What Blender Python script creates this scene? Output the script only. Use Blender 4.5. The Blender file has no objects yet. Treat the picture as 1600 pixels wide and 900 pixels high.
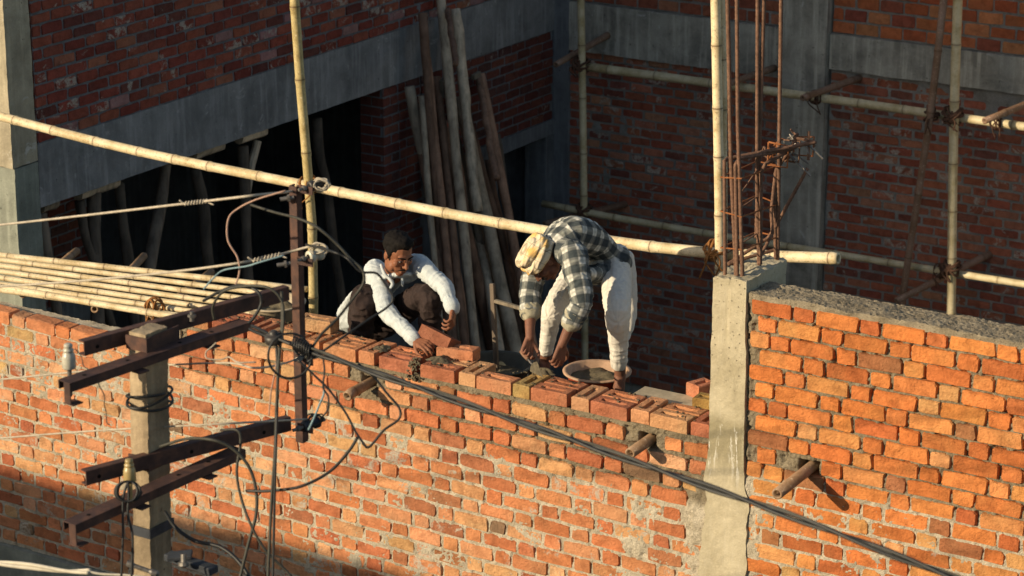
import bpy, bmesh, math, random
import numpy as np
from mathutils import Vector, Matrix, noise as mnoise
rad = math.radians
SC = bpy.context.scene
COL = SC.collection

# ---------------------------------------------------------------- camera, sky, sun, exposure
FPX = 4070.0                      # focal length for a picture 1600 wide
PITCH, YAW = rad(17.8), rad(32.0)
h_ = np.array([-math.sin(YAW), math.cos(YAW), 0.0])
cF = h_ * math.cos(PITCH) - np.array([0, 0, 1.0]) * math.sin(PITCH)
cR = np.array([math.cos(YAW), math.sin(YAW), 0.0])
cU = h_ * math.sin(PITCH) + np.array([0, 0, 1.0]) * math.cos(PITCH)
CAM = np.array([5.95870, -11.52583, 10.92279])
cam = bpy.data.cameras.new('camera'); cob = bpy.data.objects.new('camera', cam); COL.objects.link(cob)
cam.sensor_width = 36.0; cam.lens = 36.0 * FPX / 1600.0
cam.clip_start = 0.1; cam.clip_end = 6000
cam.dof.use_dof = True; cam.dof.focus_distance = 14.3; cam.dof.aperture_fstop = 5.0
cob.matrix_world = Matrix(((cR[0], cU[0], -cF[0], CAM[0]), (cR[1], cU[1], -cF[1], CAM[1]), (cR[2], cU[2], -cF[2], CAM[2]), (0, 0, 0, 1)))
SC.camera = cob

SUN_EL = rad(18.5)
sx, sy = 0.54, 0.842              # the light travels towards +X and +Y (into the site) and down
T = Vector((sx, sy, 0)).normalized() * math.cos(SUN_EL) + Vector((0, 0, -math.sin(SUN_EL)))
W = bpy.data.worlds.new('World'); SC.world = W; W.use_nodes = True
nt = W.node_tree; nt.nodes.clear()
wo = nt.nodes.new('ShaderNodeOutputWorld'); wb = nt.nodes.new('ShaderNodeBackground'); ws = nt.nodes.new('ShaderNodeTexSky')
ws.sky_type = 'NISHITA'; ws.sun_disc = False; ws.sun_elevation = SUN_EL
ws.sun_rotation = math.atan2(-sx, -sy) % (2 * math.pi)
ws.altitude = 300; ws.air_density = 1.2; ws.dust_density = 2.0; ws.ozone_density = 1.0
wb.inputs['Strength'].default_value = 0.105
nt.links.new(ws.outputs[0], wb.inputs[0]); nt.links.new(wb.outputs[0], wo.inputs[0])
sl = bpy.data.lights.new('sun', 'SUN'); sl.energy = 4.8; sl.angle = rad(0.5); sl.color = (1.0, 0.83, 0.57)
so = bpy.data.objects.new('sun', sl); COL.objects.link(so); so.rotation_euler = T.to_track_quat('-Z', 'Y').to_euler(); so.location = (-10, -15, 20)
SC.view_settings.view_transform = 'Standard'; SC.view_settings.look = 'None'; SC.view_settings.gamma = 1.0
SC.view_settings.exposure = 0.3
SC.cycles.max_bounces = 6; SC.cycles.diffuse_bounces = 3

# ---------------------------------------------------------------- where a sight line meets a plane of the site
def ray(u, v): return cF + (u - 800) / FPX * cR + (450 - v) / FPX * cU
def atY(u, v, Y): r = ray(u, v); return Vector(CAM + r * ((Y - CAM[1]) / r[1]))
def atX(u, v, X): r = ray(u, v); return Vector(CAM + r * ((X - CAM[0]) / r[0]))
def atZ(u, v, Z): r = ray(u, v); return Vector(CAM + r * ((Z - CAM[2]) / r[2]))
def atd(u, v, d): return Vector(CAM + ray(u, v) * d)
def proj(p):
    q = np.array(p) - CAM; d = q @ cF
    return 800 + FPX * (q @ cR) / d, 450 - FPX * (q @ cU) / d, d

# ---------------------------------------------------------------- small numeric noise
def _hash(i, j, k, seed):
    n = (i.astype(np.int64) * 73856093) ^ (j.astype(np.int64) * 19349663) ^ (k.astype(np.int64) * 83492791) ^ (seed * 2654435761)
    n = (n ^ (n >> 13)) * 1274126177 & 0x7fffffff
    n = (n ^ (n >> 16)) & 0xffff
    return n / 65535.0
def vnoise(x, y, z=None, seed=1):
    x = np.asarray(x, float); y = np.asarray(y, float); z = np.zeros_like(x) if z is None else np.asarray(z, float)
    i, j, k = np.floor(x), np.floor(y), np.floor(z); fx, fy, fz = x - i, y - j, z - k
    fx, fy, fz = [f * f * (3 - 2 * f) for f in (fx, fy, fz)]
    r = 0
    for a in (0, 1):
        for b in (0, 1):
            for c in (0, 1):
                r = r + _hash(i + a, j + b, k + c, seed) * (fx if a else 1 - fx) * (fy if b else 1 - fy) * (fz if c else 1 - fz)
    return r * 2 - 1
def fbm(x, y, z=None, seed=1, o=3):
    s, a, f = 0, 1.0, 1.0
    z = np.zeros_like(np.asarray(x, float)) if z is None else z
    for q in range(o): s = s + a * vnoise(x * f, y * f, z * f, seed + q * 17); a *= .5; f *= 2.03
    return s / 1.75
def sstep(a, b, x): t = np.clip((x - a) / (b - a), 0, 1); return t * t * (3 - 2 * t)

# ---------------------------------------------------------------- object helpers
def tag(o, label=None, cat=None, group=None, kind=None):
    if label: o['label'] = label
    if cat: o['category'] = cat
    if group: o['group'] = group
    if kind: o['kind'] = kind
    return o
def empty(name, loc=(0, 0, 0), rz=0.0):
    o = bpy.data.objects.new(name, None); COL.objects.link(o); o.location = loc; o.rotation_euler = (0, 0, rz); o.empty_display_size = .1
    return o
def link(name, me, mat, parent=None, smooth=False):
    o = bpy.data.objects.new(name, me); COL.objects.link(o)
    if mat is not None and not me.materials: me.materials.append(mat)
    if smooth: me.polygons.foreach_set('use_smooth', np.ones(len(me.polygons), bool))
    if parent is not None:
        o.parent = parent
    return o
def wparent(o, parent):           # parent a mesh that was made in world coordinates
    o.parent = parent; bpy.context.view_layer.update(); o.matrix_parent_inverse = parent.matrix_world.inverted()
    return o
def mesh_np(name, V, F, smooth=False):
    me = bpy.data.meshes.new(name); me.from_pydata([tuple(v) for v in V] if not isinstance(V, np.ndarray) else V.tolist(), [], F if isinstance(F, list) else F.tolist()); me.update()
    if smooth: me.polygons.foreach_set('use_smooth', np.ones(len(me.polygons), bool))
    return me
class MB:
    def __init__(s): s.v = []; s.f = []; s.a = []
    def add(s, vs, fs, a=0.0):
        n = len(s.v); s.v += [tuple(v) for v in vs]; s.f += [tuple(i + n for i in f) for f in fs]
        s.a += list(a) if isinstance(a, (list, tuple)) else [a] * len(vs)
    def box(s, lo, hi, M=None, ch=0.0):
        (x0, y0, z0), (x1, y1, z1) = lo, hi
        if ch <= 0:
            vs = [Vector((x, y, z)) for x in (x0, x1) for y in (y0, y1) for z in (z0, z1)]
            fs = [(0, 1, 3, 2), (4, 6, 7, 5), (0, 4, 5, 1), (2, 3, 7, 6), (0, 2, 6, 4), (1, 5, 7, 3)]
        else:
            bm = bmesh.new(); bmesh.ops.create_cube(bm, size=1)
            for v in bm.verts: v.co = Vector(((x0 + x1) / 2 + v.co.x * (x1 - x0), (y0 + y1) / 2 + v.co.y * (y1 - y0), (z0 + z1) / 2 + v.co.z * (z1 - z0)))
            bmesh.ops.bevel(bm, geom=bm.edges[:], offset=ch, segments=1, affect='EDGES')
            bm.verts.index_update(); vs = [v.co.copy() for v in bm.verts]; fs = [[v.index for v in f.verts] for f in bm.faces]; bm.free()
        if M is not None: vs = [M @ v for v in vs]
        s.add(vs, fs)
    def beam(s, p, q, w, t, up=(0, 0, 1), ch=0.0, off=(0, 0)):      # bar from p to q, w along side, t along up
        p, q = Vector(p), Vector(q); d = (q - p); L = d.length; d.normalize()
        sd = d.cross(Vector(up)).normalized(); u = sd.cross(d)
        M = Matrix(((d.x, sd.x, u.x, p.x), (d.y, sd.y, u.y, p.y), (d.z, sd.z, u.z, p.z), (0, 0, 0, 1)))
        s.box((0, -w / 2 + off[0], -t / 2 + off[1]), (L, w / 2 + off[0], t / 2 + off[1]), M, ch)
    def tube(s, pts, r, n=8, cap=True, attr=None, rough=0.0, seed=0, hollow=0.0):
        pts = [Vector(p) for p in pts]; m = len(pts); rs = r if hasattr(r, '__len__') else [r] * m
        at = attr if attr is not None else [0.0] * m
        t0 = (pts[1] - pts[0]).normalized(); nn = t0.orthogonal().normalized(); b0 = len(s.v); rnd = random.Random(seed)
        for i, p in enumerate(pts):
            t = (pts[min(i + 1, m - 1)] - pts[max(i - 1, 0)])
            if t.length < 1e-9: t = t0.copy()
            t.normalize(); nn = (nn - t * nn.dot(t))
            nn = nn.normalized() if nn.length > 1e-6 else t.orthogonal().normalized()
            bb = t.cross(nn)
            for k in range(n):
                a = 2 * math.pi * k / n; rr = rs[i] * (1 + (rnd.uniform(-rough, rough) if rough else 0))
                s.v.append(tuple(p + (nn * math.cos(a) + bb * math.sin(a)) * rr)); s.a.append(at[i])
        for i in range(m - 1):
            for k in range(n):
                a, b = b0 + i * n + k, b0 + i * n + (k + 1) % n
                s.f.append((a, b, b + n, a + n))
        if cap:
            for e, i in ((0, 0), (1, m - 1)):
                ring = [b0 + i * n + k for k in range(n)]
                d = (pts[1] - pts[0]).normalized() if e == 0 else (pts[-2] - pts[-1]).normalized()
                if hollow > 0:
                    c = pts[i]; n1 = len(s.v)
                    for k in ring: s.v.append(tuple(c + (Vector(s.v[k]) - c) * hollow)); s.a.append(0.0)
                    for k in ring: s.v.append(tuple(c + (Vector(s.v[k]) - c) * hollow + d * rs[i] * 2.2)); s.a.append(3.0)
                    for k in range(n):
                        k2 = (k + 1) % n
                        q1 = (ring[k], ring[k2], n1 + k2, n1 + k); q2 = (n1 + k, n1 + k2, n1 + n + k2, n1 + n + k)
                        s.f.append(q1 if e else q1[::-1]); s.f.append(q2 if e else q2[::-1])
                    q3 = tuple(range(n1 + n, n1 + 2 * n)); s.f.append(q3 if e else q3[::-1])
                else:
                    s.f.append(tuple(ring) if e else tuple(ring[::-1]))
    def lathe(s, prof, base, axis, n=20, cap=True, attr=None):     # prof: (radius, height along axis)
        axis = Vector(axis).normalized(); e1 = axis.orthogonal().normalized(); e2 = axis.cross(e1); b0 = len(s.v); base = Vector(base)
        for i, (r, hh) in enumerate(prof):
            for k in range(n):
                a = 2 * math.pi * k / n; s.v.append(tuple(base + axis * hh + (e1 * math.cos(a) + e2 * math.sin(a)) * r)); s.a.append(attr[i] if attr else 0.0)
        for i in range(len(prof) - 1):
            for k in range(n):
                a, b = b0 + i * n + k, b0 + i * n + (k + 1) % n; s.f.append((a, b, b + n, a + n))
        if cap:
            s.f.append(tuple(b0 + k for k in range(n))[::-1]); s.f.append(tuple(b0 + (len(prof) - 1) * n + k for k in range(n)))
    def mesh(s, name, attr=None, smooth=False):
        me = bpy.data.meshes.new(name); me.from_pydata(s.v, [], s.f); me.update()
        if attr: A = me.attributes.new(attr, 'FLOAT', 'POINT'); A.data.foreach_set('value', np.array(s.a, np.float32))
        if smooth: me.polygons.foreach_set('use_smooth', np.ones(len(me.polygons), bool))
        return me
    def build(s, name, mat, parent=None, attr=None, smooth=False):
        o = link(name, s.mesh(name, attr, smooth), mat)
        if parent is not None: wparent(o, parent)
        return o
def spline(pts, n=8):
    P = [Vector(p) for p in pts]; P = [P[0] * 2 - P[1]] + P + [P[-1] * 2 - P[-2]]; out = []
    for i in range(1, len(P) - 2):
        a, b, c, d = P[i - 1:i + 3]
        for k in range(n):
            t = k / n; out.append(.5 * ((2 * b) + (c - a) * t + (2 * a - 5 * b + 4 * c - d) * t * t + (3 * b - a - 3 * c + d) * t ** 3))
    out.append(P[-2]); return out

# ---------------------------------------------------------------- materials
class NT:
    def __init__(s, name):
        m = bpy.data.materials.new(name); m.use_nodes = True; s.m = m; s.t = m.node_tree; s.p = s.t.nodes['Principled BSDF']; s.p.inputs['Specular IOR Level'].default_value = .25
    def n(s, typ, **kw):
        q = s.t.nodes.new('ShaderNode' + typ)
        for k, v in kw.items():
            if k.startswith('i_'):
                kk = k[2:].replace('_', ' '); q.inputs[int(kk) if kk.isdigit() else kk].default_value = v
            else: setattr(q, k, v)
        return q
    def l(s, a, b): s.t.links.new(a, b)
    def mix(s, f, a, b, mode='MIX'):
        q = s.n('Mix', data_type='RGBA', blend_type=mode)
        for i, x in ((0, f), (6, a), (7, b)):
            if hasattr(x, 'is_linked'): s.l(x, q.inputs[i])
            elif i == 0: q.inputs[0].default_value = x
            else: q.inputs[i].default_value = (*x, 1) if len(x) == 3 else x
        return q.outputs[2]
    def math(s, op, a, b=0.0, clamp=False):
        q = s.n('Math', operation=op, use_clamp=clamp)
        for i, x in ((0, a), (1, b)):
            if hasattr(x, 'is_linked'): s.l(x, q.inputs[i])
            else: q.inputs[i].default_value = x
        return q.outputs[0]
    def noise(s, vec, scale, detail=4, rough=.6, dist=0.0):
        q = s.n('TexNoise', i_Scale=scale, i_Detail=detail, i_Roughness=rough, i_Distortion=dist); s.l(vec, q.inputs['Vector']); return q.outputs['Fac']
    def ramp(s, x, a, b): 
        q = s.n('MapRange', interpolation_type='SMOOTHSTEP'); s.l(x, q.inputs[0]); q.inputs[1].default_value = a; q.inputs[2].default_value = b; return q.outputs[0]
    def bump(s, hgt, strength, dist=.004):
        q = s.n('Bump', i_Strength=strength, i_Distance=dist); s.l(hgt, q.inputs['Height']); s.l(q.outputs[0], s.p.inputs['Normal']); return q
    def obj(s): return s.n('TexCoord').outputs['Object']
    def attr(s, name): return s.n('Attribute', attribute_name=name)
    def col(s, x):
        if hasattr(x, 'is_linked'): s.l(x, s.p.inputs['Base Color'])
        else: s.p.inputs['Base Color'].default_value = (*x, 1)
    def rough(s, r): s.p.inputs['Roughness'].default_value = r

def m_brick(name, from_attr=False):
    q = NT(name); q.rough(.92); co = q.obj()
    if from_attr: a = q.attr('tint'); c = a.outputs['Color']; al = a.outputs['Alpha']; rv = None
    else:
        oi = q.n('ObjectInfo'); c = oi.outputs['Color']; al = oi.outputs['Alpha']
        vm = q.n('VectorMath', operation='SCALE', i_Scale=37.0); cc = q.n('CombineXYZ'); q.l(oi.outputs['Random'], cc.inputs[0]); q.l(oi.outputs['Random'], cc.inputs[2]); q.l(cc.outputs[0], vm.inputs[0])
        va = q.n('VectorMath', operation='ADD'); q.l(co, va.inputs[0]); q.l(vm.outputs[0], va.inputs[1]); co = va.outputs[0]
    n1 = q.noise(co, 13, 5, .62, .4); n2 = q.noise(co, 62, 4, .65); n3 = q.noise(co, 9, 5, .7, .6)
    x = q.mix(q.ramp(n1, .35, .75), c, q.mix(1.0, c, (.62, .58, .55), 'MULTIPLY'))
    x = q.mix(q.ramp(n2, .48, .74), x, q.mix(1.0, x, (1.16, 1.2, 1.2), 'MULTIPLY'))
    n5 = q.noise(co, 4.5, 3, .6); x = q.mix(q.ramp(n5, .45, .72), x, q.mix(1.0, x, (.88, 1.0, 1.06), 'MULTIPLY'))
    x = q.mix(q.ramp(n2, .37, .25), x, q.mix(1.0, x, (.4, .36, .34), 'MULTIPLY'))
    th = q.math('SUBTRACT', .84, q.math('MULTIPLY', al, .45))
    sm = q.math('MULTIPLY', q.math('SUBTRACT', n3, th), 14, True)
    sm = q.math('MULTIPLY', sm, q.ramp(n2, .30, .55))
    x = q.mix(sm, x, (.42, .36, .29)); q.col(x)
    q.bump(q.math('ADD', q.math('MULTIPLY', n1, .8), n2), 1.0, .010)
    return q.m
def m_mortar(name, light, dark):
    q = NT(name); q.rough(.95); co = q.obj(); f = q.attr('fresh').outputs['Fac']
    n1 = q.noise(co, 9, 5, .7); n2 = q.noise(co, 130, 3, .7)
    c = q.mix(f, light, dark)
    x = q.mix(q.ramp(n1, .35, .7), c, q.mix(1.0, c, (.66, .64, .6), 'MULTIPLY'))
    x = q.mix(q.ramp(n2, .5, .7), x, q.mix(1.0, x, (1.35, 1.33, 1.3), 'MULTIPLY'))
    x = q.mix(q.ramp(n2, .42, .28), x, q.mix(1.0, x, (.45, .43, .4), 'MULTIPLY'))
    q.col(x); q.bump(n2, 1.0, .010); return q.m
def m_concrete(name, base, streak=0.4, blotch=.5, white=0.0):
    q = NT(name); q.rough(.9); co = q.obj()
    mp = q.n('Mapping'); mp.inputs['Scale'].default_value = (1, 1, .07); q.l(co, mp.inputs[0])
    n1 = q.noise(co, 3.2, 6, .65, .4); n2 = q.noise(mp.outputs[0], 16, 5, .6); n3 = q.noise(co, 60, 4, .7); n4 = q.noise(co, 26, 3, .6)
    x = q.mix(q.ramp(n1, .3, .72), base, tuple(b * (1 - blotch) for b in base))
    s = q.math('MULTIPLY', q.ramp(n2, .45, .75), streak)
    x = q.mix(s, x, tuple(min(1, b * 1.7) for b in base))
    s2 = q.math('MULTIPLY', q.ramp(n2, .42, .2), streak)
    x = q.mix(s2, x, tuple(b * .45 for b in base))
    x = q.mix(q.ramp(n4, .34, .26), x, tuple(b * .3 for b in base))
    if white > 0:
        n5 = q.noise(co, 5.5, 6, .75, .8); x = q.mix(q.math('MULTIPLY', q.ramp(n5, .58, .7), white), x, (.62, .6, .56))
    x = q.mix(q.ramp(n3, .5, .75), x, q.mix(1.0, x, (1.22, 1.22, 1.2), 'MULTIPLY'))
    q.col(x); q.bump(q.math('ADD', q.math('MULTIPLY', n4, .8), n3), .6, .008); return q.m
def m_column():
    q = NT('concrete_column_cast'); q.rough(.9); co = q.obj(); sp = q.n('SeparateXYZ'); q.l(co, sp.inputs[0]); z = sp.outputs[2]
    mp = q.n('Mapping'); mp.inputs['Scale'].default_value = (1, 1, .10); q.l(co, mp.inputs[0])
    n1 = q.noise(co, 4, 6, .7, .4); n2 = q.noise(mp.outputs[0], 22, 5, .65); n3 = q.noise(co, 75, 4, .7); vo = q.n('TexVoronoi', i_Scale=40.0); q.l(co, vo.inputs['Vector']); n6 = q.noise(mp.outputs[0], 34, 4, .7, .9)
    x = q.mix(q.ramp(n1, .32, .7), (.47, .41, .29), (.35, .30, .20))
    wet = q.math('MULTIPLY', q.ramp(q.math('ADD', z, q.math('MULTIPLY', n1, .25)), 2.07, 1.98), q.ramp(q.math('ADD', z, q.math('MULTIPLY', n2, .4)), 1.72, 1.95))
    x = q.mix(q.math('MULTIPLY', wet, .75), x, (.21, .18, .105))
    x = q.mix(q.math('MULTIPLY', q.math('MULTIPLY', q.ramp(n6, .58, .66), wet), .9), x, (.66, .63, .56))
    x = q.mix(q.math('MULTIPLY', q.ramp(n2, .5, .78), .35), x, (.58, .52, .40)); x = q.mix(q.math('MULTIPLY', q.ramp(n2, .42, .2), .4), x, (.20, .17, .11))
    pores = q.math('MULTIPLY', q.math('MULTIPLY', q.ramp(vo.outputs['Distance'], .24, .12), q.ramp(z, 2.0, 2.2)), q.ramp(n3, .46, .54)); x = q.mix(q.math('MULTIPLY', pores, .8), x, (.12, .10, .07))
    x = q.mix(q.ramp(n3, .5, .75), x, q.mix(1.0, x, (1.22, 1.22, 1.2), 'MULTIPLY')); q.col(x); q.bump(q.math('SUBTRACT', n3, pores), .7, .006); return q.m
def m_bamboo(name, base, dirt=.5):
    q = NT(name); q.rough(.55); q.p.inputs['Specular IOR Level'].default_value = .35; co = q.obj()
    n1 = q.noise(co, 7, 5, .65); n2 = q.noise(co, 55, 4, .7, .5); a = q.attr('node').outputs['Fac']
    x = q.mix(q.ramp(n1, .32, .75), base, (base[0] * .62, base[1] * .56, base[2] * .42))
    x = q.mix(q.math('MULTIPLY', q.ramp(n2, .52, .7), dirt), x, (.15, .10, .05))
    x = q.mix(q.math('MULTIPLY', q.ramp(n2, .42, .3), .6), x, (.66, .56, .4))
    ring = q.math('MULTIPLY', q.math('SUBTRACT', 1.0, q.math('ABSOLUTE', q.math('SUBTRACT', a, 1.0))), .98, True)
    x = q.mix(ring, x, (.10, .055, .022))
    x = q.mix(q.ramp(a, 2.4, 3.0), x, (.09, .05, .025))  # inside of hollow ends coloured dark, as the shade within the bore
    q.col(x); q.bump(n2, .3, .003); return q.m
def m_wood(name, base, var=.5):
    q = NT(name); q.rough(.85); co = q.obj()
    mp = q.n('Mapping'); mp.inputs['Scale'].default_value = (1, 1, .12); q.l(co, mp.inputs[0])
    n1 = q.noise(mp.outputs[0], 30, 5, .65); n2 = q.noise(co, 5, 4, .6); oi = q.n('ObjectInfo').outputs['Random']
    x = q.mix(q.ramp(n1, .35, .7), base, tuple(b * (1 - var) for b in base)); x = q.mix(q.ramp(n2, .4, .75), x, tuple(min(1, b * 1.35) for b in base))
    hs = q.n('HueSaturation'); q.l(x, hs.inputs['Color']); q.l(q.math('ADD', q.math('MULTIPLY', oi, .9), .55), hs.inputs['Value']); q.col(hs.outputs[0])
    q.bump(n1, .5, .006); return q.m
def m_plain(name, base, rough=.6, metal=0.0, var=.25, scale=30, bump=.2, spec=.3, alt=None):
    q = NT(name); q.rough(rough); q.p.inputs['Metallic'].default_value = metal; q.p.inputs['Specular IOR Level'].default_value = spec; co = q.obj()
    n1 = q.noise(co, scale, 5, .65); n2 = q.noise(co, scale * .22, 4, .6)
    x = q.mix(q.ramp(n1, .35, .7), base, alt if alt else tuple(b * (1 - var) for b in base)); x = q.mix(q.math('MULTIPLY', q.ramp(n2, .45, .7), var * 1.5, True), x, tuple(b * .55 for b in base))
    q.col(x)
    if bump: q.bump(n1, bump, .003)
    return q.m
M = dict(conc_col=m_column(),
    
    brick=m_brick('fired_brick'), brickj=m_brick('fired_brick_far', True),
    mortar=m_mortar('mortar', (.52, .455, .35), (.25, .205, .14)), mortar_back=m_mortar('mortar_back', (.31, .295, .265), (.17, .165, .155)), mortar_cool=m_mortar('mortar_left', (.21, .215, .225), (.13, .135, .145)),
    conc_front=m_concrete('concrete_cast', (.43, .37, .26), .35, .4, .6), conc_beam=m_concrete('concrete_beam', (.255, .25, .242), .5, .45, .4), conc_back=m_concrete('concrete_weathered', (.37, .345, .285), .6, .55, .45),
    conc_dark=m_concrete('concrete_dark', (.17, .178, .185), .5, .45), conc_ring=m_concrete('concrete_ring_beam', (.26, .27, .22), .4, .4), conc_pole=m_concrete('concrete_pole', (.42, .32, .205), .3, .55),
    bamboo=m_bamboo('bamboo_pale', (.74, .61, .40), .6), bamboo_g=m_bamboo('bamboo_green', (.50, .40, .19), .6), bamboo_b=m_bamboo('bamboo_back', (.62, .53, .34), .3), bamboo_o=m_bamboo('bamboo_old', (.27, .165, .115), .5), bamboo_end=m_bamboo('bamboo_sawn', (.33, .21, .13), .5),
    wood=m_wood('pole_wood', (.44, .35, .25)), wood_r=m_wood('red_brown_wood', (.27, .155, .10)), wood_dk=m_wood('dark_prop_wood', (.15, .115, .085)), plank=m_wood('plank_wood', (.22, .18, .13)),
    steel=m_plain('rusty_channel', (.064, .036, .031), .72, .0, .5, 26, .4, .3, (.125, .06, .04)), rebar=m_plain('rusty_rebar', (.20, .11, .072), .8, 0, .5, 60, .5, .2), rust=m_plain('orange_rust', (.36, .13, .045), .85, 0, .5, 60, .5), bolt=m_plain('bolt', (.22, .2, .18), .5, .5, .4, 60, .2),
    rubber=m_plain('black_rubber', (.018, .018, .018), .5, 0, .3, 30, .15, .4), rubber_g=m_plain('worn_rubber', (.055, .052, .04), .6, 0, .4, 40, .2, .35), wire=m_plain('pale_wire', (.50, .43, .33), .6, 0, .3, 60, .1), wire_b=m_plain('blue_wire', (.22, .33, .36), .6, 0, .2), wire_p=m_plain('pink_wire', (.42, .26, .19), .6, 0, .2),
    ceram=m_plain('glazed_ceramic', (.56, .53, .43), .3, 0, .3, 14, .05, .5), ceram_y=m_plain('aged_ceramic', (.50, .37, .16), .35, 0, .35, 14, .05, .5), ceram_d=m_plain('sooty_ceramic', (.05, .043, .038), .45, 0, .3, 14, .05, .4),
    coir=m_plain('coir_rope', (.33, .14, .04), .95, 0, .5, 90, .6), coir_d=m_plain('dark_coir_rope', (.12, .062, .038), .95, 0, .5, 90, .6),
    basin=m_plain('red_plastic', (.55, .085, .03), .45, 0, .25, 12, .05, .4), basin_rim=m_plain('dusty_rim', (.50, .32, .21), .6, 0, .3, 20, .1), mort_wet=m_plain('wet_mortar', (.13, .105, .065), .8, 0, .5, 60, .9), pan_dk=m_plain('dark_iron_pan', (.06, .062, .05), .6, 0, .4, 18, .2), pan_lt=m_plain('cement_crusted_pan', (.50, .41, .28), .8, 0, .35, 18, .4),
    skin=m_plain('skin', (.25, .10, .052), .55, 0, .15, 30, .06, .25), skin2=m_plain('skin_older', (.20, .088, .055), .6, 0, .2, 36, .15, .25), hair=m_plain('black_hair', (.012, .010, .009), .75, 0, .4, 80, .6, .08), eye=m_plain('eye', (.45, .42, .38), .3, 0, .1), lips=m_plain('lips', (.11, .045, .035), .5, 0, .1),
    trouser=m_plain('brown_trousers', (.036, .022, .019), .9, 0, .3, 26, .4), dhoti=m_plain('white_cotton', (.66, .62, .55), .9, 0, .10, 60, .25, .1), ground=m_plain('street_ground', (.16, .14, .11), .95, 0, .4, 3, .3), floor=m_concrete('floor_slab', (.16, .155, .14)), plaster=m_concrete('neighbour_plaster', (.38, .31, .22)),  # trouser brown darkened to carry the shadow over the knee
    strap=m_plain('white_tape', (.62, .56, .44), .6, 0, .15, 30, .1), dkmetal=m_plain('dark_fitting', (.045, .05, .06), .7, .0, .4, 20, .2), cloth_y=None)
# ================================================================ SETTING
def rough_box(name, lo, hi, res, amp, mat, parent=None, freq=9.0, seed=3, fine=.35, skip=(), shape=None):
    lo, hi = np.array(lo, float), np.array(hi, float); V = []; F = []; off = 0
    for ax in range(3):
        for sgn in (0, 1):
            if (ax, sgn) in skip: continue
            u, v = [a for a in range(3) if a != ax]
            nu = max(1, int(round((hi[u] - lo[u]) / res))); nv = max(1, int(round((hi[v] - lo[v]) / res)))
            gu, gv = np.meshgrid(np.linspace(lo[u], hi[u], nu + 1), np.linspace(lo[v], hi[v], nv + 1), indexing='ij')
            P = np.zeros((gu.size, 3)); P[:, u] = gu.ravel(); P[:, v] = gv.ravel(); P[:, ax] = hi[ax] if sgn else lo[ax]; V.append(P)
            i = np.arange(nu)[:, None] * (nv + 1) + np.arange(nv)[None, :]; i = i.ravel() + off
            q = np.stack([i, i + nv + 1, i + nv + 2, i + 1], 1)
            if (sgn == 0) ^ (ax == 1): q = q[:, ::-1]
            F.append(q); off += P.shape[0]
    V = np.concatenate(V); F = np.concatenate(F)
    D = np.stack([fbm(V[:, 0] * freq, V[:, 1] * freq, V[:, 2] * freq, seed + k * 5, 3) + fine * vnoise(V[:, 0] * freq * 6, V[:, 1] * freq * 6, V[:, 2] * freq * 6, seed + 40 + k) for k in range(3)], 1)
    V0 = V; V = V + D * amp
    if shape is not None: V = shape(V0, V)
    return link(name, mesh_np(name, V, F, True), mat, parent)

# ---- bricks: a few irregular shapes, shared by every brick object
def brick_mesh(L, H, D, seed, rough=1.0):
    r = random.Random(seed); a, b = L / 2, H / 2; c = .0085 * (.5 + .6 * rough)
    j = lambda s: r.uniform(-s, s) * rough
    k = lambda: c * r.uniform(.4, 1.6)
    o = [(-a + k(), -b), (0 + j(.03), -b + j(.0035)), (a - k(), -b), (a, -b + k()), (a, b - k()), (a - k(), b), (j(.03), b + j(.0035)), (-a + k(), b), (-a, b - k()), (-a, -b + k())]
    o = [(x + j(.0042), z + j(.0036)) for x, z in o]; n = len(o); V = []; F = []
    for x, z in o: V.append((x * (1 - .0045 / a), -.002 + j(.0022), z * (1 - .0045 / b)))
    for x, z in o: V.append((x, .007, z))
    for x, z in o: V.append((x, D, z))
    F.append(tuple(range(n)))
    for i in range(n): F.append((i, i + n, (i + 1) % n + n, (i + 1) % n)); F.append((i + n, i + 2 * n, (i + 1) % n + 2 * n, (i + 1) % n + n))
    me = bpy.data.meshes.new('brick'); me.from_pydata(V, [], F); me.update(); me.materials.append(M['brick']); return me
_bm = {}
def brick_pick(L, H, D, r, rough=1.0, nvar=9):
    key = (round(L, 2), round(H, 3), round(D, 2), rough)
    if key not in _bm: _bm[key] = [brick_mesh(key[0], key[1], key[2], 100 * i + int(L * 991), rough) for i in range(nvar)]
    return r.choice(_bm[key])
PAL_SUN = [((.57, .225, .098), 9), ((.51, .175, .074), 8), ((.60, .28, .135), 6), ((.44, .14, .062), 3), ((.58, .30, .14), 3), ((.56, .32, .14), .6), ((.38, .15, .07), 1.6), ((.24, .14, .08), .2), ((.66, .34, .18), 2.5)]
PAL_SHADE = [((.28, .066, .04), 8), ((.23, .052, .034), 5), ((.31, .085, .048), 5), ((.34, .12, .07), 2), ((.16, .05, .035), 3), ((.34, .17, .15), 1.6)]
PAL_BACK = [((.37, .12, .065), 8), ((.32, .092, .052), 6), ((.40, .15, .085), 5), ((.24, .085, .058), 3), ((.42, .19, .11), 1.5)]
def pick_col(r, pal, smear):
    c = r.choices([p for p, _ in pal], [w for _, w in pal])[0]; f = r.uniform(.86, 1.14)
    return tuple(min(1, x * f * r.uniform(.95, 1.05)) for x in c) + (max(0, min(1, smear)),)
LIM = 300
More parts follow.
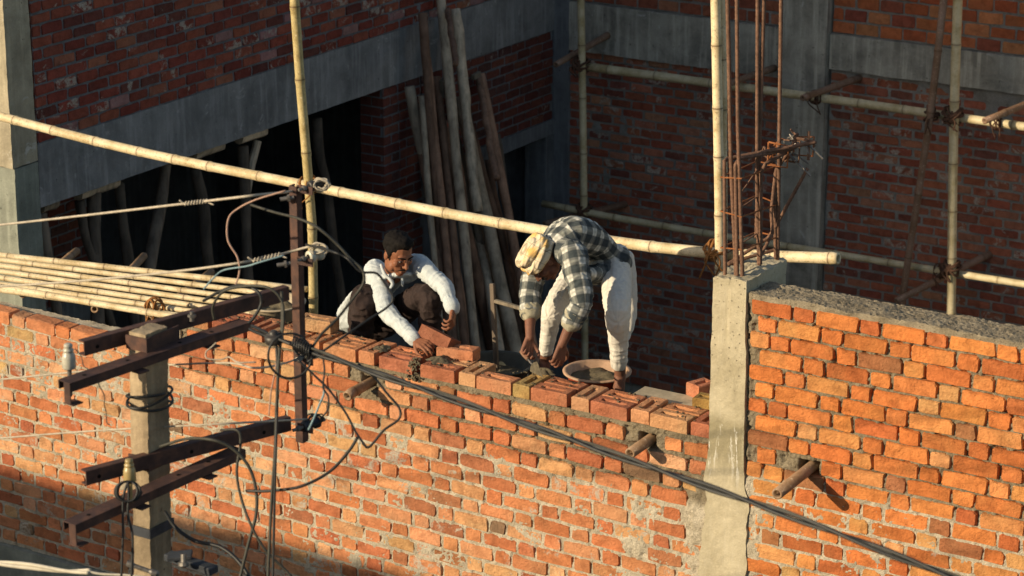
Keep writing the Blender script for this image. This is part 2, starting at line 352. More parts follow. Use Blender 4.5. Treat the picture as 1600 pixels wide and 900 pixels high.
def lay_bricks(wall, items, r, H, D, pal, rough=1.0, name='brick', prot=.0035):
    """items: (x, z, length, slope, smear) in the wall's own axes; the 300 that show largest are parts, the rest one joined part."""
    Mw = Matrix.Translation(wall.location) @ Matrix.Rotation(wall.rotation_euler.z, 4, 'Z'); rank = []
    for it in items:
        p = Mw @ Vector((it[0], 0, it[1])); u, v, d = proj(p)
        seen = -25 < u < 1625 and -15 < v < 915
        rank.append((0 if seen else 1, d / it[2] ** .5))
    order = sorted(range(len(items)), key=lambda i: rank[i]); single = set(order[:LIM]); jv, jf, jc = [], [], []
    for i, (x, z, L, sl, sm) in enumerate(items):
        me = brick_pick(L, H, D, r, rough); c = pick_col(r, pal, sm)
        loc = Vector((x, r.uniform(-prot, prot * .8), z)); rot = (r.uniform(-.02, .02), sl + r.uniform(-.012, .012), r.uniform(-.016, .016))
        if i in single:
            o = bpy.data.objects.new(name, me); COL.objects.link(o); o.parent = wall; o.location = loc - Vector((0, 0, 0)); o.rotation_euler = rot; o.color = c
            o.scale = (L / round(L, 2), 1, r.uniform(.93, 1.05))
        else:
            from mathutils import Euler
            R = Euler(rot).to_matrix(); b = len(jv)
            for vv in me.vertices: jv.append(tuple(R @ vv.co + loc)); jc.append(c)
            for pp in me.polygons: jf.append(tuple(k + b for k in pp.vertices))
    if jv:
        me = bpy.data.meshes.new('brick_rest'); me.from_pydata(jv, [], jf); me.update()
        A = me.color_attributes.new('tint', 'FLOAT_COLOR', 'POINT'); A.data.foreach_set('color', np.array(jc, np.float32).ravel())
        o = link('brick_rest', me, M['brickj'], wall); o['kind'] = 'stuff'
def mortar_face(wall, name, x0, x1, zlo, zhi, yfun, freshfun, res, mat, thick=.2):
    """One sheet of mortar behind and between the bricks: zlo, zhi are functions of x; yfun gives how far it lies behind the face."""
    nx = int((x1 - x0) / res) + 1; X = np.linspace(x0, x1, nx); zr = float(np.max(zhi(X) - zlo(X))); nz = int(zr / res) + 1
    t = np.linspace(0, 1, nz); XX = np.repeat(X[:, None], nz, 1); ZZ = zlo(X)[:, None] + (zhi(X) - zlo(X))[:, None] * t[None]
    Y = yfun(XX, ZZ); fr = freshfun(XX, ZZ)
    back = np.full_like(XX[:, :1], thick)
    # front sheet, then top strip, and a plain back
    V = np.stack([XX, Y, ZZ], 2).reshape(-1, 3); i = (np.arange(nx - 1)[:, None] * nz + np.arange(nz - 1)[None]).ravel()
    F = [np.stack([i, i + nz, i + nz + 1, i + 1], 1)]
    me = mesh_np(name, V, np.concatenate(F), True)
    A = me.attributes.new('fresh', 'FLOAT', 'POINT'); A.data.foreach_set('value', fr.astype(np.float32).ravel())
    o = link(name, me, mat, wall); o['kind'] = 'stuff'; return o
def core(wall, x0, x1, z0, z1, y0, y1, mat, name='wall_core'):
    m = MB(); m.box((x0, y0, z0), (x1, y1, z1)); o = link(name, m.mesh(name), mat, wall); return o

# ---- ground, floors
def sheet(name, lo, hi, z, mat):
    me = bpy.data.meshes.new(name); me.from_pydata([(lo[0], lo[1], z), (hi[0], lo[1], z), (hi[0], hi[1], z), (lo[0], hi[1], z)], [], [(0, 1, 2, 3)]); me.update(); o = link(name, me, mat); o['kind'] = 'structure'; return o
sheet('ground', (-2500, -2500), (2500, 2500), 0.0, M['ground'])
m = MB(); m.box((-16, .3, 1.2), (14, 10.0, 1.6)); o = m.build('floor', M['floor']); o['kind'] = 'structure'

# ---- FRONT WALL, left section (its face is Y = 0)
FZ = 6.0; GAP = -3.62
def pn(x): return .0895 + .004 * (x + 2.7)
def ztop(k, x): return FZ - k * pn(x) if k <= 5 else FZ - 5 * pn(x) - (k - 5) * .0895
rng = random.Random(7)
fw = empty('brick_wall', (0, 0, 4.15)); tag(fw, 'sunlit brick wall being raised by the two masons, with loose bricks along its top', 'wall')
FW0 = 4.15
PUT = [(.573, 5.87), (-.388, 5.834), (-2.221, 5.812)]           # where bamboo putlogs come through the walls
def patch_front(X, Z):
    n = fbm(X * 9, Z * 9, seed=11) ; n2 = vnoise(X * 2.1, Z * 1.3, seed=21)
    a = sstep(.0, .2, .3 * n + (X + .10) * 2.6) * (Z < 5.74 + .03 * n)
    b = sstep(.02, .14, .30 * n + .13 - np.abs(X + .43 - .03 * n2) * 2.0) * sstep(5.76, 5.68, Z)
    c = sstep(.62, .8, n2 * .7 + .35 * n) * (Z < 5.5)
    d = sstep(.05, .2, .25 * n + .06 - np.abs(X + 1.92) * 2.4 ) * (Z < 5.45)
    return np.clip(a + b + c + d, 0, 1)
def fz_off(): return FW0
items = []
for k in range(1, 21):
    ox = (.182 if k % 2 else 0.0) + rng.uniform(-.02, .02); x = -5.75 - ox; head = False
    while x < -.012:
        L = .11 if head else .23; L *= rng.uniform(.95, 1.03); x1 = x + L
        if x1 > -.008: L = max(.05, -.008 - x); x1 = x + L
        xc = (x + x1) / 2; zc = ztop(k, xc) - pn(xc) * .55
        ok = zc > 4.17 and L > .045 and not (xc < GAP and k < 3)
        if k < 3 and x < GAP < x1: ok = False
        for px, pz in PUT[1:]:
            if abs(xc - px) < .055 + L / 2 - .03 and abs(zc - pz) < .06: ok = False
        pt = float(patch_front(np.array([xc]), np.array([zc]))[0])
        if pt > .75 and rng.random() < .8: ok = False
        if ok:
            sm = rng.uniform(.0, .3) if k < 5 else rng.uniform(.1, .75) + (.2 if rng.random() < .07 else 0)
            items.append((xc, zc - FW0, L, .0 if k < 2 else .02, sm))
        x = x1 + rng.uniform(.009, .015); head = not head
lay_bricks(fw, items, rng, .077, .10, PAL_SUN)
def y_front(X, Z):
    Za = Z + FW0; old = sstep(-.03, .03, (FZ - 4.6 * pn(X)) - Za)
    old = np.where(X < GAP, 1.0, old)
    g = fbm(X * 48, Za * 48, seed=3) * .7 + vnoise(X * 105, Za * 105, seed=5) * .55 + 1.5 * sstep(.30, .6, vnoise(X * 26, Za * 30, seed=15))
    low = fbm(X * 6, Za * 7, seed=8)
    y = (.0125 * (1 - old) + (.0018 + .0050 * low) * old) + g * (.0105 * (1 - old) + .0048 * old)
    p = patch_front(X, Za); y = y * (1 - p) + p * (-.006 + .004 * g)
    for px, pz in PUT[1:]:
        hh = sstep(.055, .04, np.maximum(np.abs(X - px) , np.abs(Za - pz) * 1.2)); y = y + hh * .16
    return y
def fr_front(X, Z):
    Za = Z + FW0; old = sstep(-.04, .04, (FZ - 4.6 * pn(X)) - Za + .02 * fbm(X * 8, Za * 8, seed=4)); old = np.where(X < GAP, 1.0 , old); return 1 - old
topz = lambda X: np.where(X < GAP, 5.722, FZ - .078) - FW0
mortar_face(fw, 'mortar', -5.8, -.004, lambda X: 0 * X + .0, lambda X: topz(X), y_front, fr_front, .0062, M['mortar'])
core(fw, -5.8, GAP, 0, 5.712 - FW0, .185, .23, M['mortar']); core(fw, GAP, -.006, 0, FZ - .085 - FW0, .19, .23, M['mortar'])
o = rough_box('mortar_bed', (-5.8, .012, 5.685 - FW0), (GAP + .01, .235, 5.72 - FW0), .012, .007, M['mortar'], fw, 14, 9, .6); o['kind'] = 'stuff'
o = rough_box('mortar_bed', (GAP, .014, FZ - .1 - FW0), (-.01, .228, FZ - .077 - FW0), .012, .004, M['mortar'], fw, 14, 19, .6); o['kind'] = 'stuff'; A = o.data.attributes.new('fresh', 'FLOAT', 'POINT'); A.data.foreach_set('value', np.full(len(o.data.vertices), 1.0, np.float32))
m = MB(); m.box((GAP - .0, .012, 5.72 - FW0), (GAP + .012, .225, FZ - .085 - FW0)); link('wall_core', m.mesh('wall_core'), M['mortar'], fw)

# top course: whole bricks with the frog upwards
def frog_brick(L, Wd, H, seed, along='x'):
    r = random.Random(seed); j = lambda q: r.uniform(-q, q); fl, fw_ = (L * .64, Wd * .30) if along == 'x' else (L * .30, Wd * .64); h = H / 2
    def rect(lx, ly, z, q=.0012): return [(sx_ * lx / 2 + j(q), sy_ * ly / 2 + j(q), z + j(q * .6)) for sx_, sy_ in ((-1, -1), (1, -1), (1, 1), (-1, 1))]
    def mids(R, q):                      # a point halfway along each side, so the arrises run uneven
        out = []
        for i in range(4): p, n_ = R[i], R[(i + 1) % 4]; t = r.uniform(.35, .65); out += [p, tuple(p[k] + (n_[k] - p[k]) * t + j(q) for k in range(3))]
        return out
    e = .005; R = [mids(rect(L, Wd, -h), .001), mids(rect(L, Wd, h - e), .0015), mids(rect(L - 2 * e, Wd - 2 * e, h), .0015), mids(rect(fl, fw_, h - .001), .003), mids(rect(fl * .9, fw_ * .72, h - .020), .003)]
    V = [p for q in R for p in q]; F = [tuple(range(8))[::-1]]
    for k in range(4):
        for i in range(8): F.append((k * 8 + i, k * 8 + (i + 1) % 8, k * 8 + 8 + (i + 1) % 8, k * 8 + 8 + i))
    F.append(tuple(range(32, 40))); me = bpy.data.meshes.new('brick'); me.from_pydata(V, [], F); me.update(); me.materials.append(M['brick']); return me
FROG_S = [frog_brick(.228, .108, .074, 50 + i) for i in range(4)]; FROG_H = [frog_brick(.108, .228, .074, 80 + i, 'y') for i in range(4)]
PAL_NEW = [((.51, .225, .105), 5), ((.46, .18, .088), 5), ((.53, .27, .135), 4), ((.40, .14, .072), 3)]
tops = [(1077, 1110, 'H'), (1016, 1075, 'S'), (985, 1013, 'H'), (922, 982, 'S'), (893, 918, 'H'), (829, 886, 'S'), (801, 827, 'H'), (745, 799, 'S'), (716, 741, 'H'), (656, 712, 'S'), (591, 645, 'S'), (559, 586, 'H'), (505, 556, 'S'), (474, 500, 'H'), (415, 470, 'S'), (384, 411, 'H'), (330, 381, 'S'), (300, 326, 'H')]
def top_x(u): return atY(u, 659 - (1077 - u) * .2125, 0).x
for i, (u0, u1, t) in enumerate(tops):
    xc = (top_x(u0) + top_x(u1)) / 2; z = FZ - .036 + rng.uniform(-.003, .004); 
    if xc > -.065: xc = -.065
    col = (.42, .26, .095, .1) if i == 6 else None
    def put(me, x, y, dz=0, rz=None):
        o = bpy.data.objects.new('brick', me); COL.objects.link(o); o.parent = fw; o.location = (x, y, z - FW0 + dz); o.rotation_euler = (rng.uniform(-.012, .012), rng.uniform(-.008, .014), rz if rz is not None else rng.uniform(-.03, .03)); o.color = col or pick_col(rng, PAL_NEW, rng.uniform(0, .15))
        return o
    if t == 'H': put(rng.choice(FROG_H), xc, .116)
    else:
        put(rng.choice(FROG_S), xc, .052 + rng.uniform(-.005, .003))
        if i != 7: put(rng.choice(FROG_S), xc + rng.uniform(-.012, .016), .172 + rng.uniform(0, .006), -.004)

# ---- FRONT WALL, right section
RW0 = 4.15; RTOP = 6.772
rw = empty('brick_wall', (.2, 0, RW0)); tag(rw, 'taller sunlit brick wall right of the cast column, topped with rough mortar', 'wall')
def patch_right(X, Z):
    n = fbm(X * 9, Z * 9, seed=31); n2 = vnoise(X * 2.3, Z * 1.6, seed=38)
    a = sstep(.0, .2, .3 * n + (.095 - X) * 2.6) * (Z < 5.80 + .03 * n)
    b = sstep(.03, .14, .28 * n + .11 - np.hypot((X - .8) * 1.1, (Z - 5.55) * 1.6) * 1.1)
    c = sstep(.02, .1, .12 * n + .05 - np.abs(X - .02) * 4.0) * (Z >= 5.8)
    return np.clip(a + b + c, 0, 1)
items = []
for k in range(0, 24):
    x = -.13 - (.17 if k % 2 else 0) + rng.uniform(-.02, .02); head = bool((k // 2) % 2 == 0)
    while x < 3.15:
        L = (.114 if head else .240) * rng.uniform(.96, 1.02); x1 = min(x + L, 3.198); xs = max(x, .016); xc = (xs + x1) / 2; Lc = x1 - xs
        zc = RTOP - .016 - (k + .5) * .0905
        ok = Lc > .05 and zc > 4.7
        px, pz = PUT[0]
        if abs(xc + .2 - px) < .05 + Lc / 2 - .035 and abs(zc - pz) < .06: ok = False
        if float(patch_right(np.array([xc]), np.array([zc]))[0]) > .75: ok = False
        if ok: items.append((xc, zc - RW0, Lc, .0 + (.008 if k > 12 else 0), rng.uniform(0, .25) if k < 12 else rng.uniform(.1, .7)))
        x = x1 + rng.uniform(.006, .014); head = not head
PAL_R = [((.59, .205, .060), 9), ((.54, .168, .048), 8), ((.60, .245, .080), 5), ((.46, .13, .042), 3), ((.61, .30, .115), 1.3), ((.38, .15, .065), .6)]
lay_bricks(rw, items, rng, .079, .10, PAL_R)
def y_right(X, Z):
    Za = Z + RW0; old = sstep(5.86, 5.72, Za)
    g = fbm(X * 48, Za * 48, seed=43) * .7 + vnoise(X * 105, Za * 105, seed=45) * .6 + 1.5 * sstep(.30, .6, vnoise(X * 26, Za * 30, seed=46))
    y = .0120 - .0095 * old + .004 * old * fbm(X * 6, Za * 7, seed=48) + g * (.0110 - .006 * old); p = patch_right(X, Za); y = y * (1 - p) + p * (-.005 + .004 * g)
    px, pz = PUT[0]; y = y + sstep(.06, .045, np.maximum(np.abs(X + .2 - px), np.abs(Za - pz) * 1.15)) * .16
    return y
mortar_face(rw, 'mortar', .0, 3.2, lambda X: 0 * X, lambda X: 0 * X + RTOP - RW0 - .005, y_right, lambda X, Z: 1 - sstep(5.9, 5.7, Z + RW0 + .04 * fbm(X * 5, Z * 5, seed=6)), .0062, M['mortar'])
core(rw, .0, 3.199, 0, RTOP - .03 - RW0, .19, .23, M['mortar'])
def ragged(V0, V):
    top = sstep(RTOP - RW0 - .03, RTOP - RW0, V0[:, 2]); V = V.copy()
    V[:, 2] += top * (.006 * vnoise(V0[:, 0] * 130, V0[:, 1] * 130, seed=91) + .010 * fbm(V0[:, 0] * 7, V0[:, 1] * 9, seed=92)); V[:, 1] += (.010 * vnoise(V0[:, 0] * 16, V0[:, 2] * 3, seed=93)) * (V0[:, 1] < .1) * top; return V
o = rough_box('mortar_bed', (.0, .004, RTOP - RW0 - .03), (3.2, .236, RTOP - RW0 + .006), .0065, .003, M['mortar'], rw, 20, 29, .8, shape=ragged); o['kind'] = 'stuff'
me = o.data; A = me.attributes.new('fresh', 'FLOAT', 'POINT'); A.data.foreach_set('value', np.full(len(me.vertices), .8, np.float32))

# ---- cast column between the two walls
def colshape(V0, V):
    V = V.copy(); z = V0[:, 2]; up = sstep(2.30, 2.38, z)
    lo_ = sstep(1.75, 1.45, z); V[:, 0] += np.sign(V0[:, 0] - .1) * lo_ * (V0[:, 1] < .02) * (.025 + .010 * vnoise(z * 21, V0[:, 0] * 0 + np.sign(V0[:, 0] - .1) * 5, seed=76) + .03 * fbm(z * 5, V0[:, 1] * 3 + np.sign(V0[:, 0] - .1) * 9, seed=75)) * (np.abs(V0[:, 0] - .1) > .09); V[:, 0] += (V0[:, 0] > .1) * (-.012 * up) ; V[:, 1] += (V0[:, 1] < .01) * (.006 * up + .004 * fbm(V0[:, 0] * 60, z * 60, seed=71) * (1 - up))
    V[:, 2] += (z > 2.66) * (.016 * fbm(V0[:, 0] * 14, V0[:, 1] * 14, seed=72) + .008 * vnoise(V0[:, 0] * 60, V0[:, 1] * 60, seed=73))
    return V
cc = rough_box('concrete_column', (-.006, -.012, 0), (.203, .46, 2.69), .0125, .005, M['conc_col'], None, 6, 51, .3, shape=colshape); cc.location = (0, 0, 4.15)
tag(cc, 'pale cast concrete column with rebars standing out of its top', 'column')
rb = empty('ring_beam', (-3, 0, 3.75)); tag(rb, 'grey concrete ring beam under the front brick wall at lower left', 'beam')
wparent(rough_box('beam_body', (-7, -.035, 3.7), (3, .24, 4.146), .05, .004, M['conc_ring'], None, 5, 61), rb)
fb = empty('lower_wall', (-2, 0, 0)); tag(fb, 'plain plastered ground floor wall under the ring beam', 'wall'); m = MB(); m.box((-7, 0, 0), (3, .23, 3.7)); m.build('wall_body', M['conc_ring'], fb)

# ---- LEFT WING: its inner face is X = LX, running back in Y
LX, BY = -7.054, 10.116
def bricks_grid(wall, a0, a1, z0, z1, Ls, H, pitch, pal, seed, mat, hole=None, D=.06, joint=.014, fresh=.3, recess=.006, smear=(.0, .4), patch=None, flem=False, res=.016, rough=1.0):
    """a running-bond panel in local axes (x along, y into the wall)"""
    r = random.Random(seed); items = []; k = 0; z = z0
    while z + pitch * .8 < z1 + .001:
        x = a0 - (Ls / 2 if k % 2 else 0) + r.uniform(-.02, .02); head = False
        while x < a1:
            L = (Ls if not head else Ls * .48) * r.uniform(.93, 1.03); s0, s1 = max(x, a0 + .003), min(x + L, a1 - .003); Lc = s1 - s0; xc = (s0 + s1) / 2; zc = z + pitch * .5
            if Lc > .05 and not (hole and hole(xc, zc)) and not (patch and float(patch(np.array([xc]), np.array([zc]))[0]) > .7):
                items.append((xc, zc, Lc, 0.0, r.uniform(*smear)))
            x += L + joint * r.uniform(.7, 1.3)
            if flem: head = not head
        z += pitch; k += 1
    lay_bricks(wall, items, r, H, D, pal, rough)
    def yf(X, Z):
        g = fbm(X * 30, Z * 30, seed=seed) * .6; y = recess + .006 * g
        if patch: p = patch(X, Z); y = y * (1 - p) + p * (-.005 + .003 * g)
        return y
    mortar_face(wall, 'mortar', a0, a1, lambda X: 0 * X + z0, lambda X: 0 * X + z1, yf, lambda X, Z: np.clip(fresh + .5 * fbm(X * 3, Z * 3, seed=seed + 2), 0, 1), res, mat)
def lwall(name, y0, z0, label, cat): o = empty(name, (LX, y0, z0), math.pi / 2); tag(o, label, cat); return o
def bwall(name, x0, z0, label, cat): o = empty(name, (x0, BY, z0), 0); tag(o, label, cat); return o
def solid(name, lo, hi, mat, label, cat, res=.05, amp=.004, seed=5, part=None):
    c = ((lo[0] + hi[0]) / 2, (lo[1] + hi[1]) / 2, lo[2])
    o = rough_box(name, [lo[i] - c[i] for i in range(3)], [hi[i] - c[i] for i in range(3)], res, amp, mat, None, 4, seed); o.location = c; tag(o, label, cat); return o
uw = lwall('brick_wall', 2.61, 5.99, 'shaded red brick wall above the long beam of the left wing', 'wall')
def p_uw(X, Z): n = fbm(X * 7, Z * 7, seed=63); return sstep(.1, .3, n * .35 + .28 - np.hypot((X - 5.12) * 1.2, (Z - .42) * .6) * .9) + sstep(.1, .22, .22 * n + .07 - Z * 1.6)
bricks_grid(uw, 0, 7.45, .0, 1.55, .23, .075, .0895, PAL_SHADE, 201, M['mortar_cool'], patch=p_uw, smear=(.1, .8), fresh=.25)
m = MB(); m.box((0, .07, 0), (7.48, .24, 1.55)); m.box((0, .01, 1.55), (7.48, .24, 4.3)); link('wall_core', m.mesh('wall_core'), M['conc_dark'], uw)
solid('concrete_beam', (LX - .3, 2.595, 5.50), (LX + .004, 10.1, 5.99), M['conc_beam'], 'long grey concrete beam under the shaded brick wall of the left wing', 'beam', .04, .005, 81)
solid('concrete_column', (LX - .62, 2.33, 1.6), (LX + .006, 2.59, 5.86), M['conc_ring'], 'grey green lower column at the far left edge below the bamboo rail', 'column', .03, .008, 83)
solid('concrete_column', (LX - .62, 2.32, 5.865), (LX + .002, 2.59, 10.3), M['conc_front'], 'upper end column at the far left edge with a sunlit ragged front', 'column', .02, .010, 85)
solid('brick_bay_wall', (-14, 2.4, 1.6), (LX - .64, 2.64, 10.3), M['conc_ring'], 'outer wall of the left wing beyond the end column', 'wall', .4, .003, 84)
pier = lwall('brick_pier', 7.13, 1.6, 'brick pier in the dark opening behind the crouching man', 'pier')
PAL_DIM = [((.17, .05, .034), 6), ((.14, .042, .03), 4), ((.21, .07, .045), 3), ((.12, .05, .04), 2)]  # brick tones lowered: the deeper shade under the beam is put into colour
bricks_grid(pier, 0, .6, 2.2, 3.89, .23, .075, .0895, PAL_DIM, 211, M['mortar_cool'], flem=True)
m = MB(); m.box((.002, .02, 0), (.6, .26, 3.89)); link('wall_core', m.mesh('wall_core'), M['conc_dark'], pier)
# the pier's near side
ps = empty('pier_side', (0, 0, 0)); ps.name = 'pier_side'; ps.parent = pier; ps.location = (0, .26, 0); ps.rotation_euler = (0, 0, -math.pi / 2)
bits = MB()
rr = random.Random(5); z = 2.2
while z < 3.86:
    x = .0 if int(z * 11) % 2 else -.1
    while x < .25:
        a, b = max(x, .003), min(x + .22, .257)
        if b - a > .04: bits.box((a, -.004, z + .008), (b, .02, z + .082))
        x += .234
    z += .0895
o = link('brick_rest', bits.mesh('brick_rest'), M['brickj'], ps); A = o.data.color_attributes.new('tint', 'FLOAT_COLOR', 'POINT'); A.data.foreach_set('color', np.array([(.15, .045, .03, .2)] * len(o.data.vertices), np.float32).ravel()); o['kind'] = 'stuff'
pan_ = lwall('brick_infill_wall', 7.75, 4.6, 'shaded brick panel below the beam beside the leaning poles', 'wall')
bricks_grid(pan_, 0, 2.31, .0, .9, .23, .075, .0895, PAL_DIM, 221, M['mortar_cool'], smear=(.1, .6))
m = MB(); m.box((0, .03, 0), (2.34, .24, .9)); link('wall_core', m.mesh('wall_core'), M['conc_dark'], pan_)
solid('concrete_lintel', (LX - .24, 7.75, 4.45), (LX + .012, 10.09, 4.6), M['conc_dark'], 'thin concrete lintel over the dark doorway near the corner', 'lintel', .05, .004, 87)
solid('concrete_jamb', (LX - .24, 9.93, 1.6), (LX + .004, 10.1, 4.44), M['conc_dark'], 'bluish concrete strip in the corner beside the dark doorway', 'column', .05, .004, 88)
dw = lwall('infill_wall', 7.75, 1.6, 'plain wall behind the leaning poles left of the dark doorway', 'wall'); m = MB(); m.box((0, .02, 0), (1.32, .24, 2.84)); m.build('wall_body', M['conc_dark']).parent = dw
# rooms behind the openings
rm = empty('back_room', (-9.5, 6, 1.6)); tag(rm, 'dark room behind the propped opening of the left wing', 'room')
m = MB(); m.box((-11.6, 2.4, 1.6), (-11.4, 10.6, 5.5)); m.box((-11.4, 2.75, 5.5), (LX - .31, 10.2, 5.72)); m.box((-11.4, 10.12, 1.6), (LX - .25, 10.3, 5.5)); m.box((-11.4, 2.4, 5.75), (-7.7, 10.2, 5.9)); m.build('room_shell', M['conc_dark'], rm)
iw = empty('inner_brick_wall', (-8.9, 2.9, 1.6), math.pi / 2); tag(iw, 'dim inner brick wall seen between the props at left', 'wall')
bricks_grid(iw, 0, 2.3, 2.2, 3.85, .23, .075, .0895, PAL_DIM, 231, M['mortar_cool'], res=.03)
m = MB(); m.box((0, .03, 0), (2.3, .24, 3.88)); link('wall_core', m.mesh('wall_core'), M['conc_dark'], iw)

# ---- BACK WALL (its face is Y = BY)
def p_bk(X, Z): n = fbm(X * 5, Z * 4, seed=73); n2 = vnoise(X * 1.3, Z * 1.1, seed=77); return np.clip(sstep(.08, .3, .3 * n + .12 * n2 + .02 - np.abs(X - 1.62) * 1.2 - .1 * (Z > 3.9)) + sstep(.05, .25, .28 * n + (Z - 3.70) * 1.4) * .9 + sstep(.12, .3, .4 * n + .25 * n2 - .12) * .9, 0, 1)
bl = bwall('brick_wall', LX, 1.6, 'back brick wall between the dark corner and the back column', 'wall')
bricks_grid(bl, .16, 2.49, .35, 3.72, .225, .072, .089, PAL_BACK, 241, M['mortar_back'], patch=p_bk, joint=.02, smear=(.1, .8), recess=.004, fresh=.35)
m = MB(); m.box((-.3, .05, 0), (2.5, .24, 3.72)); link('wall_core', m.mesh('wall_core'), M['conc_back'], bl)
def p_b2(X, Z): n = fbm(X * 5, Z * 4, seed=83); n2 = vnoise(X * 1.3, Z * 1.1, seed=87); return np.clip(sstep(.05, .25, .28 * n + (Z - 3.72) * 1.4) + sstep(.1, .3, .4 * n + .3 * n2 - .1) + sstep(.1, .25, .3 * n + .06 - X * 1.5), 0, 1)
br = bwall('brick_wall', -4.07, 1.6, 'back brick wall right of the back column', 'wall')
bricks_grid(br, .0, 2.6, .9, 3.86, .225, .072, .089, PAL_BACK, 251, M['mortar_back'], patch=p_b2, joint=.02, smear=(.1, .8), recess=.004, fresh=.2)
m = MB(); m.box((0, .05, 0), (6, .24, 3.86)); m.box((2.6, .0, 0), (6, .05, 3.86)); link('wall_core', m.mesh('wall_core'), M['conc_back'], br)
solid('concrete_column', (-4.56, BY - .10, 1.6), (-4.08, BY + .24, 9), M['conc_back'], 'grey concrete column in the middle of the back wall', 'column', .04, .007, 91)
solid('concrete_column', (LX - .1, BY - .03, 1.6), (LX + .17, BY + .24, 9), M['conc_dark'], 'dim concrete column in the far corner', 'column', .05, .006, 92)
solid('concrete_beam', (LX + .18, BY - .045, 5.32), (-4.565, BY + .24, 5.80), M['conc_back'], 'pitted concrete beam of the back wall left of the back column', 'beam', .03, .008, 93)
solid('concrete_beam', (-4.075, BY - .045, 5.47), (2, BY + .24, 5.80), M['conc_back'], 'streaked concrete beam of the back wall right of the back column', 'beam', .04, .008, 94)
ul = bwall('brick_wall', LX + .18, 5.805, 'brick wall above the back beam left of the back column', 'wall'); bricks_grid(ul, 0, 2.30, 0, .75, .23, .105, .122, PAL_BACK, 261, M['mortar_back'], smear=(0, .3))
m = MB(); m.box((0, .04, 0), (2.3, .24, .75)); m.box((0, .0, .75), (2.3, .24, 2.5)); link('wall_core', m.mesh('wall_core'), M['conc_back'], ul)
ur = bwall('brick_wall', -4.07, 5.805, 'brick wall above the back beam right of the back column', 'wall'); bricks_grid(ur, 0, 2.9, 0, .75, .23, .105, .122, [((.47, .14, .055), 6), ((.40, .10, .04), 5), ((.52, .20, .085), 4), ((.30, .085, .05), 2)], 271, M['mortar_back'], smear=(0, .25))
m = MB(); m.box((0, .04, 0), (6, .24, .75)); m.box((2.9, .0, 0), (6, .04, .75)); m.box((0, .0, .75), (6, .24, 2.5)); link('wall_core', m.mesh('wall_core'), M['conc_back'], ur)

# ---- the building across the street, whose roof edge shades the foot of the front wall
nb = empty('neighbour_building', (-9, -14, 0)); tag(nb, 'flat roofed building across the street that shades the wall foot', 'building')
ZN = 4.68 + 12.3 / .842 * math.tan(SUN_EL)
m = MB(); m.box((-30, -24, 0), (4.2, -12.3, ZN - .9)); m.build('wall', M['plaster'], nb); m = MB(); m.box((-30, -12.52, ZN - .899), (4.2, -12.3, ZN)); m.build('parapet', M['plaster'], nb)
# ================================================================ BAMBOO, PROPS, REBAR
def bamboo(name, label, pts, r0, r1=None, mat='bamboo', group=None, seed=1, nodes=.33, cat='bamboo pole', n=12, hollow=.55, swell=.13, sub=6, parent=None):
    r = random.Random(seed); r1 = r1 or r0; P = [Vector(p) for p in pts]
    if len(P) == 2:
        d = P[1] - P[0]; s = d.orthogonal().normalized(); P = [P[0], P[0].lerp(P[1], .35) + s * d.length * r.uniform(-.004, .004), P[0].lerp(P[1], .7) + s * d.length * r.uniform(-.004, .004), P[1]]
    S = spline(P, 24); L = [0]
    for a, b in zip(S, S[1:]): L.append(L[-1] + (b - a).length)
    tot = L[-1]
    def pt(s):
        s = min(max(s, 0), tot)
        for i in range(len(L) - 1):
            if L[i + 1] >= s: return S[i].lerp(S[i + 1], (s - L[i]) / max(1e-9, L[i + 1] - L[i]))
        return S[-1]
    st = []; s = r.uniform(.05, nodes); marks = []
    while s < tot - .02: marks.append(s); s += nodes * r.uniform(.8, 1.2)
    st = [(0, 0, 1.0), (tot, 0, 1.0)]
    for q in marks: st += [(q - .022, 0, 1.0), (q - .007, .2, 1 + swell * .7), (q, 1.0, 1 + swell * .55), (q + .006, .3, 1 + swell), (q + .03, 0, 1.0)]
    st = sorted(x for x in st if 0 <= x[0] <= tot); mb = MB()
    mb.tube([pt(x[0]) for x in st], [(r0 + (r1 - r0) * x[0] / tot) * x[2] for x in st], n, True, [x[1] for x in st], hollow=hollow)
    c = (P[0] + P[-1]) / 2; base = P[0] if P[0].z < P[-1].z else P[-1]
    me = mb.mesh(name, 'node', True)
    me.transform(Matrix.Translation(-base)); o = link(name, me, M[mat]); o.location = base
    if parent is not None: wparent(o, parent)
    else: tag(o, label, cat, group)
    return o
def lashing(parent, c, ax1, ax2, r, mat='coir_d', turns=5, seed=0, rope=.006, tails=2, name='rope_lashing'):
    """a few turns of rope round two crossing poles"""
    rd = random.Random(seed); c = Vector(c); a1, a2 = Vector(ax1).normalized(), Vector(ax2).normalized(); m = MB()
    for t in range(turns):
        ax = (a1 + a2 * (.9 if t % 2 else -.9) + Vector((rd.uniform(-.2, .2), rd.uniform(-.2, .2), rd.uniform(-.2, .2)))).normalized() if t < turns - 2 else (a1 if t % 2 else a2)
        e1 = ax.orthogonal().normalized(); e2 = ax.cross(e1); rr = r * rd.uniform(1.0, 1.22); off = ax * rd.uniform(-.02, .02)
        m.tube([c + off + (e1 * math.cos(a) + e2 * math.sin(a)) * rr * (1 + .08 * math.sin(3 * a + t)) + ax * .012 * math.sin(a) for a in [2 * math.pi * i / 18 for i in range(19)]], rope, 6, False)
    for t in range(tails):
        p = c + Vector((rd.uniform(-.04, .04), -r, 0)); m.tube(spline([p, p + Vector((rd.uniform(-.05, .05), -.03, -.04)), p + Vector((rd.uniform(-.09, .09), -.02, -.10 - rd.uniform(0, .06)))], 5), rope * .7, 5)
    return m.build(name, M[mat], parent, smooth=True)

